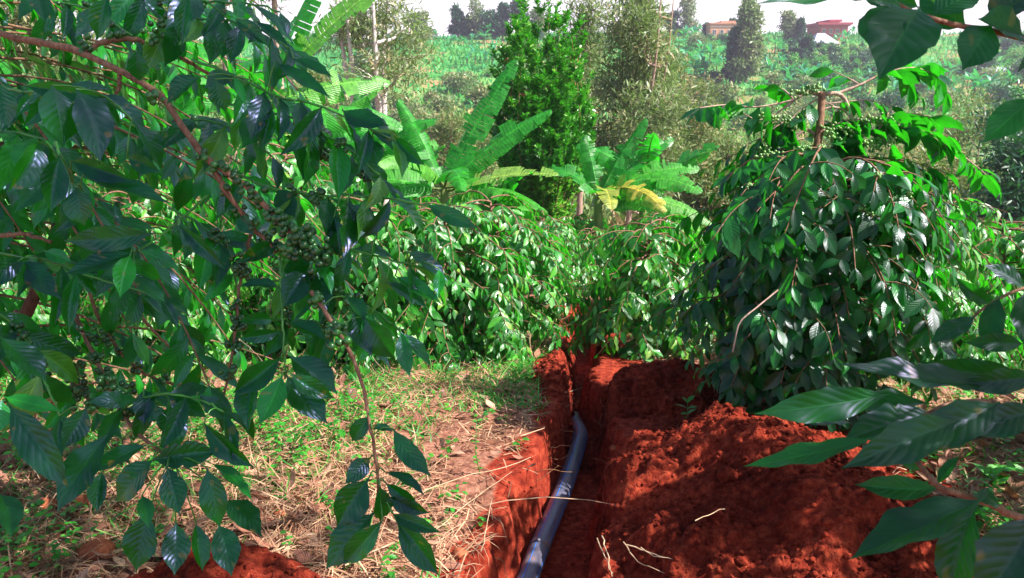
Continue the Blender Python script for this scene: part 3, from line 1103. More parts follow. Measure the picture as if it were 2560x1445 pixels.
# ------------------------------------------------------------------ the near coffee tree on the left, hung with berries
LT = np.array([-2.0, 2.5, float(base_h(-2.0, 2.5))])
lt = empty('coffee_tree', LT, 'near coffee tree with long drooping berry laden branches and dark glossy leaves', 'coffee tree')
rng = np.random.default_rng(909)


def lpath(px, n=14):
    return smooth_path([at(*p) for p in px], n) - LT


mbt = MB()
tube(mbt, smooth_path(np.array([[0, 0, -.1], [0.03, -.05, .6], [0.0, -.1, 1.2], [-.05, -.12, 1.8], [0, -.1, 2.4]]), 14), np.linspace(0.045, 0.02, 14), 10)
mbt.build('trunk', M['bark'], lt)
mbt = MB()
tube(mbt, lpath([(-160, 930, 2.3), (-20, 880, 2.2), (55, 800, 2.15), (105, 690, 2.1), (140, 560, 2.1)], 12), np.linspace(0.026, 0.010, 12), 10)
mbt.build('stem', M['bark_dark'], lt)

# (pixel path with distance), radius, leaf start (None: bare), leaf size, spacing, berries from-to
S = [
    ([(-60, 60, 2.1), (40, 95, 1.9), (130, 110, 1.85), (210, 135, 1.8), (300, 178, 1.76), (380, 222, 1.72), (425, 268, 1.7), (462, 325, 1.68), (505, 385, 1.66), (527, 405, 1.65), (600, 452, 1.64), (680, 530, 1.62), (745, 600, 1.60), (800, 655, 1.6)], .0085, .97, .13, .05, (.60, 1.0)),
    ([(215, 130, 1.8), (265, 104, 1.82), (330, 98, 1.85), (372, 110, 1.88), (430, 132, 1.9), (522, 185, 1.95)], .0065, .9, .13, .05, (.55, .9)),
    ([(527, 405, 1.65), (560, 470, 1.66), (620, 550, 1.68), (690, 632, 1.7)], .0065, .97, .12, .05, (.2, 1.0)),
    ([(636, 560, 1.8), (615, 640, 1.8), (598, 720, 1.78), (590, 830, 1.76), (577, 900, 1.75), (560, 990, 1.75)], .0042, .95, .1, .05, (.1, .95)),
    ([(780, 730, 1.55), (815, 785, 1.52), (860, 850, 1.5), (900, 940, 1.48), (922, 1040, 1.46), (937, 1130, 1.45), (946, 1235, 1.45)], .0042, None, .13, .05, (.05, .3)),
    ([(150, 700, 1.9), (180, 770, 1.88), (205, 830, 1.85), (240, 895, 1.82), (272, 965, 1.8), (305, 1035, 1.75), (372, 1105, 1.65), (430, 1145, 1.6)], .0058, None, .13, .05, (.3, .75)),
    ([(40, 780, 2.0), (75, 815, 1.95), (110, 865, 1.9), (160, 915, 1.86), (200, 965, 1.84), (240, 1030, 1.8)], .0058, .8, .13, .05, (.3, 1.)),
    ([(345, 775, 2.1), (380, 825, 2.1), (430, 870, 2.1), (490, 905, 2.1)], .0042, None, .1, .05, None),
    ([(210, 700, 1.9), (250, 800, 1.9), (320, 900, 1.92), (400, 950, 1.95), (520, 975, 2.0)], .0045, .5, .11, .06, (.3, .9)),
    ([(720, 340, 1.72), (745, 400, 1.74), (765, 435, 1.75), (785, 475, 1.76)], .0032, None, .12, .05, None),
    ([(760, 350, 1.7), (830, 395, 1.72), (900, 425, 1.75), (960, 460, 1.8)], .0030, .7, .10, .06, (.0, .8)),
    ([(300, 180, 1.76), (298, 215, 1.76), (285, 245, 1.77)], .005, None, .1, .05, None),
    ([(165, 500, 2.0), (155, 570, 1.98), (150, 625, 1.97)], .006, None, .1, .05, None),
    ([(0, 590, 1.9), (60, 585, 1.88), (130, 605, 1.86)], .006, None, .1, .05, None),
    ([(140, 355, 1.6), (160, 410, 1.58), (180, 455, 1.56), (205, 475, 1.55)], .003, None, .1, .05, None),
    ([(520, 490, 1.75), (460, 540, 1.72), (400, 590, 1.7), (335, 632, 1.68)], .003, None, .1, .05, None),
    ([(700, 640, 1.62), (703, 722, 1.6), (706, 800, 1.58), (710, 880, 1.56), (713, 945, 1.55)], .0028, None, .1, .05, None),
    # leafy shoots reaching to the right
    ([(480, 150, 1.8), (590, 190, 1.72), (690, 240, 1.66), (790, 262, 1.62), (880, 300, 1.6), (980, 350, 1.58)], .0032, .15, .135, .055, None),
    ([(540, 250, 1.8), (640, 280, 1.75), (720, 290, 1.7), (800, 330, 1.68), (880, 380, 1.66), (950, 440, 1.64)], .0032, .1, .13, .05, (.4, .8)),
    ([(560, 420, 1.75), (680, 470, 1.7), (800, 490, 1.66), (900, 488, 1.62), (1000, 500, 1.58), (1070, 515, 1.56)], .0030, .1, .13, .055, (.1, .4)),
    ([(640, 600, 1.75), (740, 620, 1.68), (850, 620, 1.62), (940, 640, 1.58), (1020, 660, 1.55)], .0030, .15, .125, .055, (.1, .5)),
    ([(680, 700, 1.75), (770, 700, 1.68), (860, 745, 1.62), (940, 780, 1.58), (1000, 830, 1.55)], .0030, .1, .12, .055, (.1, .6)),
    ([(400, 60, 1.9), (480, 50, 1.85), (560, 50, 1.8), (620, 65, 1.76), (670, 85, 1.73), (720, 120, 1.7)], .0032, .05, .13, .05, None),
    ([(300, -30, 2.0), (400, 0, 1.9), (520, 5, 1.85), (600, 8, 1.8), (660, 15, 1.78), (700, 30, 1.76)], .0032, .05, .13, .05, (.1, .4)),
    ([(-40, 200, 1.9), (60, 230, 1.8), (170, 220, 1.7), (260, 240, 1.62), (330, 300, 1.6)], .0032, .3, .14, .055, None),
    ([(-40, 330, 1.8), (40, 330, 1.75), (120, 360, 1.7), (150, 430, 1.66), (160, 500, 1.64)], .0032, .2, .14, .055, None),
    ([(-60, 620, 1.9), (40, 640, 1.8), (120, 650, 1.75), (220, 690, 1.72), (330, 720, 1.7), (400, 745, 1.7)], .0032, .1, .13, .055, None),
    ([(-60, 760, 1.8), (20, 800, 1.75), (80, 870, 1.7), (110, 950, 1.66), (150, 1040, 1.62)], .0032, .15, .14, .06, (.3, .7)),
    ([(300, 1030, 1.75), (340, 1000, 1.7), (420, 985, 1.66), (500, 1000, 1.64), (560, 1030, 1.62)], .0032, .1, .13, .05, None),
    ([(100, 0, 2.0), (180, 10, 1.95), (260, 40, 1.9), (330, 90, 1.9)], .0032, .1, .13, .06, (.2, .6)),
    ([(300, 300, 1.9), (400, 330, 1.9), (500, 300, 1.85), (600, 330, 1.8), (680, 390, 1.8)], .0032, .1, .13, .055, (.2, .6)),
    ([(420, 520, 1.9), (500, 560, 1.85), (560, 620, 1.8), (590, 700, 1.8), (600, 760, 1.8)], .0032, .1, .13, .06, (.2, .6)),
    ([(650, 800, 1.8), (740, 800, 1.75), (820, 810, 1.7), (900, 850, 1.66)], .003, .1, .12, .06, (.2, .8)),
]
# explicit leaves: (base px, tip px, width px, twist, tint raised on leaves meant to look sunlit, distance); attached by nearness to a branch
E = [
    (383, 1148, 299, 1262, 78, .5, .2, 1.62), (418, 1166, 452, 1282, 72, .1, .45, 1.55), (517, 1169, 560, 1312, 68, -.3, .4, 1.57), (380, 1150, 545, 1128, 84, .2, .3, 1.58),
    (527, 1158, 655, 1230, 34, .6, .6, 1.6), (510, 1056, 620, 1182, 42, .9, .1, 1.6), (355, 1238, 374, 1318, 42, .2, .5, 1.5), (372, 1280, 322, 1420, 84, -.1, .05, 1.6),
    (440, 1305, 440, 1434, 68, .2, .05, 1.58), (490, 1305, 488, 1428, 54, .6, .1, 1.6), (545, 1308, 590, 1432, 68, .1, .3, 1.55), (560, 1250, 668, 1328, 62, .5, .1, 1.62),
    (272, 1086, 138, 1272, 88, .3, .0, 1.5), (369, 1112, 225, 1182, 50, .4, .2, 1.55), (256, 1178, 232, 1278, 60, -.2, .1, 1.6), (20, 1008, 188, 1206, 78, .5, .1, 1.4),
    (10, 992, 146, 1036, 44, .0, .9, 1.4), (5, 1000, -10, 1088, 55, .2, .95, 1.42), (215, 1018, 165, 1125, 58, .3, .0, 1.6), (430, 1012, 425, 1092, 76, .0, .0, 1.7),
    (360, 972, 374, 1058, 54, .2, .2, 1.7), (498, 985, 548, 1062, 56, .4, .3, 1.65), (0, 1235, 55, 1335, 60, .5, .1, 1.45),
    (703, 893, 592, 988, 78, .3, .2, 1.55), (722, 890, 832, 990, 86, -.3, .15, 1.55), (706, 938, 664, 1062, 64, -.2, .8, 1.5), (716, 938, 786, 1072, 82, .2, .1, 1.53),
    (725, 932, 814, 1016, 62, .1, .55, 1.5), (640, 945, 600, 1072, 70, .5, .1, 1.6), (703, 828, 598, 854, 38, .5, .3, 1.6), (722, 806, 812, 852, 52, .5, .2, 1.6),
    (703, 722, 603, 708, 34, .7, .0, 1.62), (772, 678, 704, 762, 80, .0, .0, 1.6), (788, 690, 818, 772, 62, .2, .1, 1.62),
    (925, 1038, 885, 1106, 54, .1, .1, 1.46), (983, 1072, 1052, 1202, 52, .3, .35, 1.46), (930, 1072, 985, 1075, 22, .9, .2, 1.45), (927, 1143, 860, 1206, 48, .3, .05, 1.47), (922, 1196, 830, 1304, 88, .4, .05, 1.44),
    (950, 1214, 948, 1302, 62, .5, .2, 1.42), (962, 1180, 1062, 1238, 32, .8, .15, 1.46), (962, 1206, 1056, 1272, 42, .6, .15, 1.45), (970, 1240, 1058, 1302, 46, .4, .1, 1.44),
    (980, 1284, 1096, 1342, 46, .3, .3, 1.42), (990, 1300, 1103, 1426, 74, .5, .1, 1.42), (937, 1280, 818, 1418, 92, -.2, .05, 1.44), (957, 1300, 870, 1420, 74, .0, .65, 1.40),
    (863, 742, 920, 802, 44, .8, .1, 1.55), (912, 792, 990, 892, 66, .7, .1, 1.52), (1001, 830, 1018, 942, 46, -.1, .75, 1.5), (885, 780, 905, 892, 58, -.1, .05, 1.56),
    (988, 690, 1100, 762, 48, .3, .7, 1.54), (966, 704, 1062, 776, 38, .8, .1, 1.55), (1015, 628, 1120, 694, 42, .8, .1, 1.54), (1097, 672, 1106, 742, 30, .0, .95, 1.53),
    (1065, 510, 1192, 572, 40, .3, .25, 1.56), (868, 510, 950, 582, 64, .1, .1, 1.6), (835, 543, 850, 642, 58, .1, .0, 1.6), (888, 558, 900, 614, 40, .8, .1, 1.6), (940, 593, 922, 684, 40, .8, .1, 1.58),
    (130, 213, 152, 366, 88, .6, .1, 1.5), (190, 223, 288, 395, 92, .4, .05, 1.52), (60, 215, 262, 236, 52, .5, .2, 1.6), (95, 353, 26, 484, 74, .8, .1, 1.5), (150, 388, 104, 522, 78, .3, .1, 1.5),
    (176, 402, 332, 442, 54, .6, .15, 1.52), (212, 438, 388, 532, 68, .5, .15, 1.54), (190, 468, 216, 562, 68, .6, .1, 1.5), (318, 394, 402, 420, 40, .6, .2, 1.6), (0, 208, 20, 318, 80, .6, .15, 1.5),
    (340, 124, 346, 202, 58, .0, .2, 1.7), (500, 193, 418, 257, 66, .6, .1, 1.62), (538, 198, 556, 278, 58, .1, .3, 1.6), (585, 192, 622, 258, 22, .2, .9, 1.6), (272, -15, 234, 92, 62, .1, .3, 1.7),
    (472, -15, 440, 106, 52, .1, .2, 1.7), (95, -25, 95, 52, 52, .1, .0, 1.7), (588, 48, 668, 112, 52, .1, .2, 1.7), (638, 52, 720, 116, 28, .4, .1, 1.7), (735, 258, 752, 348, 38, .8, .1, 1.62),
    (680, 268, 664, 378, 50, .1, .0, 1.65), (733, 146, 832, 192, 32, .4, .3, 1.66), (688, 158, 828, 242, 40, .3, .3, 1.65), (856, 276, 950, 336, 54, .1, .1, 1.6), (928, 328, 994, 382, 32, .8, .1, 1.6),
    (988, 343, 1064, 412, 30, .8, .1, 1.58), (930, 348, 945, 415, 54, .1, .05, 1.6), (348, 628, 452, 656, 44, .2, .75, 1.65), (326, 638, 284, 738, 62, -.1, .97, 1.6), (335, 630, 168, 697, 54, .4, .2, 1.64),
    (385, 583, 168, 612, 58, .5, .15, 1.64), (337, 685, 398, 760, 38, .5, .2, 1.6), (447, 563, 572, 648, 30, .8, .1, 1.68), (450, 558, 512, 648, 34, .8, .1, 1.68), (110, 628, 178, 657, 38, .2, .7, 1.7),
    (45, 653, 162, 737, 58, .2, .2, 1.7), (0, 843, 120, 948, 64, .7, .1, 1.55), (590, 535, 640, 580, 34, .6, .3, 1.68),
]
BR = []
for px, r0, st, sz, sp, bz in S:
    Q = lpath(px, 26)
    mbt = MB()
    Qw = Q + rng.normal(0, 0.0012, Q.shape)
    tube(mbt, Qw, np.linspace(r0, max(r0 * 0.6, 0.0016), len(Q)) * (1 + 0.16 * (np.arange(26) % 5 == 0)), 8)
    b = mbt.build('branch', M['bark'] if r0 > .0035 else M['shoot'], lt)
    ml = MB()
    if st is not None:
        p, D, N, L, s = leafy(Q, sz, rng, sp, st, 0.75, (0, 0, 0))
        leaves(ml, p, D, N, L, rng.uniform(0.165, 0.225, len(p)), 14, 7, rng.uniform(0.1, 1.1, len(p)), rng.uniform(0.2, 0.85, len(p)), 0.024,
               rng.choice([0, 1], len(p), p=[.7, .3]) * rng.uniform(.5, 1, len(p)) + rng.uniform(0, .35, len(p)) * .9 * (rng.random(len(p)) < .9), rng)
    if bz:
        n = int(34 * (bz[1] - bz[0]) * len(px) / 3)
        nodes = rng.uniform(bz[0], bz[1], max(3, n // 7))
        for nd_ in nodes:
            m = int(rng.integers(4, 10))
            t = np.clip(nd_ + rng.normal(0, 0.004, m), 0, 1) * (len(Q) - 1)
            c = np.stack([np.interp(t, np.arange(len(Q)), Q[:, j]) for j in range(3)], 1)
            C = c + nrm(rng.normal(0, 1, (m, 3))) * rng.uniform(0.009, 0.017, (m, 1))
            mbb = MB()
            balls(mbb, C, rng.uniform(0.0058, 0.0078, m), 2, rng=rng)
            mbb.build('berry_cluster', M['berry'], b)
    BR.append((b, Q, ml))
# dense cluster in the middle of the long branch
for (px, py, d, n, sr) in [(745, 600, 1.58, 34, .028), (790, 640, 1.57, 22, .024), (705, 560, 1.6, 14, .022), (640, 490, 1.62, 12, .02), (170, 905, 1.82, 22, .03), (190, 975, 1.8, 16, .024), (285, 965, 1.72, 14, .022),
                           (240, 850, 1.85, 14, .026), (285, 85, 1.8, 9, .02), (400, 75, 1.84, 14, .024), (385, 240, 1.68, 6, .015), (305, 990, 1.7, 12, .02), (840, 850, 1.5, 8, .02), (600, 660, 1.76, 10, .02), (225, 110, 1.8, 5, .015)]:
    mbb = MB()
    balls(mbb, at(px, py, d) - LT + rng.normal(0, sr * 0.6, (n, 3)), rng.uniform(0.0065, 0.0085, n), 2, rng=rng)
    mbb.build('berry_cluster', M['berry'], BR[0][0])


def hero_leaf(mb, e, org, rng, nv=16, nu=9, wave=0.014, droop=None):
    x0, y0, x1, y1, w, tw, ti, d = e
    a, b = at(x0, y0, d), at(x1, y1, d - rng.uniform(-0.03, 0.05))
    L = np.linalg.norm(b - a)
    D = (b - a) / L
    tocam = nrm(np.array([0, 0, CAMZ]) - (a + b) / 2)
    side = np.cross(D, tocam)
    N = tocam * math.cos(tw) + side * math.sin(tw) * rng.choice([-1, 1]) + np.array([0, 0, 0.35])
    wr = (w / FPX * d) / L / 2 / max(0.55, math.cos(tw))
    dr = rng.uniform(0.1, 0.55) if droop is None else droop
    # keep tip where it is asked: tilt the start up by half the bend
    D2 = D * math.cos(dr / 2) + nrm(N - D * np.dot(N, D)) * math.sin(dr / 2)
    leaves(mb, a - org, D2, N, L * 1.03, min(wr, 0.42), nv, nu, dr, rng.uniform(0.2, 0.75), wave * 1.4, ti, rng)
    return a, D


for e in E:
    a = at(e[0], e[1], e[7]) - LT
    k = int(np.argmin([np.linalg.norm(Q - a, axis=1).min() for b, Q, ml in BR]))
    hero_leaf(BR[k][2], e, LT, rng)
    Q = BR[k][1]
    j = int(np.argmin(np.linalg.norm(Q - a, axis=1)))
    dd = np.linalg.norm(Q[j] - a)
    if dd < 0.14:        # leaf stalk or short shoot to the branch
        m = (Q[j] + a) / 2 + np.array([0, 0, 0.01])
        ms = MB()
        tube(ms, smooth_path([Q[j], m, a], 5), 0.0016, 5)
        ms.build('leaf_stalk', M['shoot'], BR[k][0])
for b, Q, ml in BR:
    ml.build('foliage', M['coffee_near'], b)

# further growth of the same tree, deeper in, behind the listed branches
poly = np.array([(-900, -400), (740, -200), (720, 120), (880, 280), (1000, 380), (1070, 520), (1080, 640), (1050, 780), (960, 900), (820, 960), (640, 930), (560, 1000), (420, 1040), (260, 1000), (60, 1100), (-200, 1300), (-900, 1400)], float)


def inside(px, py, poly):
    r = np.zeros(len(px), bool)
    n = len(poly)
    for i in range(n):
        x1, y1 = poly[i]
        x2, y2 = poly[(i + 1) % n]
        c = ((y1 > py) != (y2 > py)) & (px < (x2 - x1) * (py - y1) / (y2 - y1 + 1e-9) + x1)
        r ^= c
    return r


for i in range(125):
    h = rng.uniform(0.35, 2.45)
    az = rng.uniform(-1.25, 1.15)
    Lb = rng.uniform(0.9, 1.8)
    Q = arch((0, 0, h), az, Lb, rng.uniform(0.0, 0.4), rng.uniform(0.1, 0.5), rng, 14)
    px, py, dp = proj(Q + LT)
    ok = dp > 1.55
    if ok.sum() < 6:
        continue
    Q = Q[:int(ok.sum())] if ok[:int(ok.sum())].all() else Q[ok]
    px, py, dp = proj(Q + LT)
    mbt = MB()
    tube(mbt, Q, np.linspace(0.006, 0.002, len(Q)), 6)
    if not inside(px, py, poly)[-3:].all():
        continue
    b = mbt.build('branch', M['bark'], lt)
    ml = MB()
    p, D, N, L, s = leafy(Q, 0.112, rng, 0.046, 0.15, 0.8, (0, 0, 0))
    tp = p + D * L[:, None]
    a1, b1, c1 = proj(p + LT)
    k = inside(a1, b1, poly) & (c1 > 1.5) & (rng.random(len(p)) < 0.85)
    leaves(ml, p[k], D[k], N[k], L[k], rng.uniform(0.16, 0.22, k.sum()), 9, 5, rng.uniform(0.1, 1.0, k.sum()), rng.uniform(0.1, 0.4, k.sum()), 0.014, np.clip(rng.beta(1.1, 1.3, k.sum()), 0, 1), rng)
    ml.build('foliage', M['coffee_near'], b) if ml.V else None

# ------------------------------------------------------------------ coffee branches close by on the right (one tree standing beside the photographer)
NT = np.array([1.35, 0.75, 0.0])
nt_ = empty('coffee_tree', NT, 'coffee tree beside the viewer whose large blurred leaves reach in from the side', 'coffee tree')
rng = np.random.default_rng(41)
mbt = MB()
tube(mbt, smooth_path(np.array([[0, 0, -.1], [0.02, .02, .8], [0.05, 0, 1.6], [0, 0, 2.9]]), 14), np.linspace(0.04, 0.015, 14), 10)
mbt.build('trunk', M['bark'], nt_)
NS = [
    ([(2760, 150, .95), (2560, 96, .88), (2470, 76, .86), (2380, 60, .85), (2270, 25, .84), (2200, -20, .84)], .0032,
     [(2240, -22, 1908, 26, 78, .4, .6, .85), (2215, 5, 2180, 150, 105, .2, .6, .84), (2255, 20, 2180, 10, 50, .1, .3, .84), (2300, 20, 2190, 195, 170, .0, .55, .82), (2420, 70, 2280, -10, 90, .3, .25, .86), (2480, 60, 2398, 168, 100, .2, .5, .85),
      (2560, 90, 2450, 60, 110, .3, .2, .87), (2590, 240, 2464, 358, 84, .1, .8, .85), (2640, 110, 2515, 168, 40, .3, .1, .86), (2300, 20, 2120, -60, 80, .3, .2, .9), (2480, 60, 2560, -20, 100, .3, .2, .9),
      (2330, 40, 2440, -30, 90, .3, .3, .86)]),
    ([(2800, 1040, .95), (2560, 1018, .85), (2470, 1005, .8), (2380, 1010, .78), (2310, 1040, .76)], .0035,
     [(2225, 985, 1893, 1036, 74, .5, .5, .82), (2470, 962, 2170, 992, 92, .5, .1, .84), (2190, 1092, 1880, 1198, 58, .6, .75, .76), (2340, 1035, 2095, 1098, 104, .3, .2, .8), (2500, 1005, 2250, 1150, 120, .2, .05, .76), (2400, 1050, 2110, 1165, 104, .3, .3, .74),
      (2560, 945, 2290, 925, 70, .5, .1, .88), (2600, 1020, 2400, 1090, 84, .4, .1, .8), (2330, 1010, 2040, 1030, 70, .6, .4, .86), (2130, 1058, 2022, 1062, 22, .8, .3, .9), (2540, 1030, 2420, 1060, 60, .6, .1, .8), (2600, 940, 2390, 960, 60, .6, .1, .84)]),
    ([(2800, 1330, .9), (2560, 1295, .8), (2480, 1262, .77), (2400, 1235, .75), (2345, 1215, .74), (2290, 1150, .76)], .0035,
     [(2350, 1220, 2150, 1245, 76, .1, .45, .76), (2465, 1245, 2172, 1432, 105, .75, .05, .68), (2590, 1285, 2480, 1520, 190, .6, .02, .62), (2440, 1270, 2330, 1470, 130, -.1, .15, .7), (2430, 1240, 2500, 1270, 50, .5, .2, .74),
      (2310, 1175, 2225, 1135, 26, .6, .3, .78), (2340, 1215, 2400, 1140, 30, .5, .4, .78)]),
    ([(2700, 700, 1.5), (2560, 720, 1.45), (2460, 770, 1.42), (2400, 830, 1.4)], .0028,
     [(2480, 760, 2380, 700, 40, .6, .3, 1.4), (2440, 790, 2330, 860, 50, .3, .3, 1.4), (2500, 740, 2440, 880, 60, .2, .2, 1.42), (2560, 720, 2470, 650, 46, .6, .1, 1.45), (2560, 730, 2540, 880, 60, .2, .3, 1.44), (2560, 860, 2410, 850, 50, .3, .3, 1.4)]),
]
for px, r0, ls in NS:
    Q = smooth_path([at(*p) for p in px], 16) - NT
    mbt = MB()
    tube(mbt, Q, np.linspace(r0 * 1.2, r0 * 0.7, len(Q)), 8)
    b = mbt.build('branch', M['bark'], nt_)
    ml = MB()
    for e in ls:
        hero_leaf(ml, e, NT, rng, 22, 11, 0.018)
    ml.build('foliage', M['coffee_side'], b)
# the rest of its crown, above and beside the view; it shades the heap and the near leaves
for i in range(62):
    h = rng.uniform(0.7, 2.95)
    az = i * 2.4 + rng.normal(0, .3)
    Lb = rng.uniform(0.5, 1.0) * (1.0 if h < 2.3 else 0.8)
    Q = arch((0, 0, h), az, Lb, rng.uniform(0.0, 0.4), rng.uniform(0.1, 0.5), rng, 12)
    p, D, N, L, s = leafy(Q, 0.14, rng, 0.055, 0.2, 0.7, (0, 0, 0))
    tp = p + nrm(D) * L[:, None]
    good = np.ones(len(p), bool)
    for W in (p, tp):
        a1, b1, c1 = proj(W + NT)
        good &= ~((a1 > -150) & (a1 < 2680) & (b1 > -120) & (b1 < 1560) & (c1 > 0.05)) & (np.linalg.norm(W + NT - np.array([0, 0, CAMZ]), axis=1) > 0.4)
    a1, b1, c1 = proj(Q + NT)
    vis = (a1 > -150) & (a1 < 2620) & (b1 > -60) & (b1 < 1500) & (c1 > 0.05)
    Q = Q[~vis] if vis.any() else Q
    if vis.any():
        k = int(np.argmax(vis))
        Q = Q[:0] if k < 3 else arch((0, 0, h), az, Lb, 0.2, 0.3, rng, 12)[:k]
        good &= s < (k / 12.0)
    if len(Q) < 3 or good.sum() < 3:
        continue
    mbt = MB()
    tube(mbt, Q, np.linspace(0.006, 0.002, len(Q)), 5)
    b = mbt.build('branch', M['bark'], nt_)
    ml = MB()
    leaves(ml, p[good], D[good], N[good], L[good], 0.23, 7, 5, rng.uniform(0.1, 1.0, good.sum()), 0.25, 0.014, rng.uniform(0, 0.6, good.sum()), rng)
    ml.build('foliage', M['coffee_near'], b)

# ------------------------------------------------------------------ shade: unseen trees added beside the view
def clump_leaves(mb, C, rad, n, L, wr, rng, up=0.3, nv=3, nu=2, flat=0.7, out=None, droop=0.4):
    C = np.asarray(C, float).reshape(-1, 3)
    k = len(C)
    P = np.repeat(C, n, 0) + rng.normal(0, 1, (k * n, 3)) * np.array([1, 1, flat]) * np.repeat(np.broadcast_to(rad, (k,)), n)[:, None] * 0.5
    D = rng.normal(0, 1, (k * n, 3)) + np.array([0, 0, up])
    if out is not None:
        D += nrm(P - np.asarray(out)) * 0.8
    N = rng.normal(0, 0.7, (k * n, 3)) + np.array([0, 0, 1.0])
    t = np.clip(np.repeat(rng.uniform(0, 1, k), n) * 0.55 + rng.uniform(0, 1, k * n) * 0.45, 0, 1)
    leaves(mb, P, D, N, L * rng.uniform(0.6, 1.3, k * n), wr, nv, nu, droop, 0.0, 0.0, t, rng, wprof=(np.array([0, .35, .7, 1]), np.array([.3, 1, .8, .05])))


def crown_tree(name, label, loc, seed, H, r0, blobs, clumps, nleaf, L, wr, mat, bark='bark_pale', cat='tree', group=None, crad=0.35, nv=3, stems=1, up=0.3, lean=0.0, flat=0.7, droop=0.4, limbs=True):
    """blobs: (x, y, z, rx, rz) crown masses in metres from the foot"""
    rng = np.random.default_rng(seed)
    root = empty(name, loc, label, cat, group)
    tr, cr = MB(), MB()
    trunks = []
    for s in range(stems):
        a = rng.uniform(0, 6.28)
        e = 0.0 if stems == 1 else 0.12 * H
        P = smooth_path(np.array([[0, 0, -0.3], [0.3 * e * math.cos(a), 0.3 * e * math.sin(a), 0.3 * H], [e * math.cos(a) + lean * H * .5, e * math.sin(a), 0.62 * H], [1.2 * e * math.cos(a) + lean * H, 1.2 * e * math.sin(a), 0.92 * H]]), 12)
        tube(tr, P, np.linspace(r0 * (1 if stems == 1 else .7), r0 * 0.15, 12), 8)
        trunks.append(P)
    for (bx, by, bz, rx, rz) in blobs:
        B = np.array([bx, by, bz])
        T = trunks[int(rng.integers(0, stems))]
        k = int(np.argmin(np.abs(T[:, 2] - (bz - 0.8 * rz - 0.25 * math.hypot(bx, by)))))
        mid = (T[k] + B) / 2 + np.array([0, 0, -0.08 * H * rng.uniform(0, 1)])
        if limbs:
            tube(tr, smooth_path([T[k], mid, B], 7), np.linspace(r0 * 0.35, r0 * 0.1, 7), 5)
        d = nrm(rng.normal(0, 1, (clumps, 3)))
        C = B + d * (rng.uniform(0.25, 1.0, (clumps, 1)) ** 0.5) * np.array([rx, rx, rz])
        if limbs:
            for c in C[::2]:
                tube(tr, smooth_path([B + (c - B) * 0.1, (B + c) / 2 + np.array([0, 0, 0.05 * rz]), c], 4), np.linspace(r0 * 0.09, r0 * 0.03, 4), 3, cap=False)
        clump_leaves(cr, C, crad, nleaf, L, wr, rng, up, nv, 2, flat, B, droop)
    tr.build('trunk', M[bark], root)
    cr.build('crown', M[mat], root)
    return root


def cblobs(seed, n, rx, z0, z1, br, bz, taper=0.0):
    rng = np.random.default_rng(seed)
    o = []
    for i in range(n):
        f = (i + rng.uniform(0, 1)) / n
        r = rx * math.sqrt(rng.uniform(0, 1)) * (1 - taper * f)
        a = rng.uniform(0, 6.28)
        o.append((r * math.cos(a), r * math.sin(a), z0 + (z1 - z0) * f, br * rng.uniform(.7, 1.2) * (1 - 0.5 * taper * f), bz * rng.uniform(.7, 1.2)))
    return o


_sh = crown_tree('unseen_shade_tree', 'unseen tall light leaved tree added beside the viewer to shade the near leaves', (3.5, 0.75, 0.0), 8, 6.3, 0.12,
                 [(-1.2, 0.0, 4.9, 1.0, 0.7), (-0.6, 0.2, 5.7, 0.9, 0.6), (-1.7, 0.1, 4.2, 0.6, 0.5), (-0.3, -0.1, 4.7, 0.7, 0.5)], 22, 22, 0.13, 0.22, 'scrub', crad=0.42)  # unseen; crown set towards the sun to shade the left foliage
cb = coffee_bush(307, 2.35, 0.78, 50, 0.135, 'coffee_tree', 'unseen coffee tree out of view beside the viewer, shading the heap', nv=5, nu=3, twigs=2, berries=0.1,
                 name='coffee_tree', wave=0.010, top=0.8, stems=2, down=0.8)
cb.location = foot(2.35, 2.05)  # stands out of view, added to shade the soil heap
cb = copy_tree(cb)
cb['label'] = 'unseen coffee tree out beyond the sunlit weeds, shading the tall dark coffee tree'
cb.location = foot(3.05, 2.95)  # second unseen tree, added to shade the tall coffee tree
cb.rotation_euler = (0, 0, 2.0)
cb.scale = (.9, .9, .85)

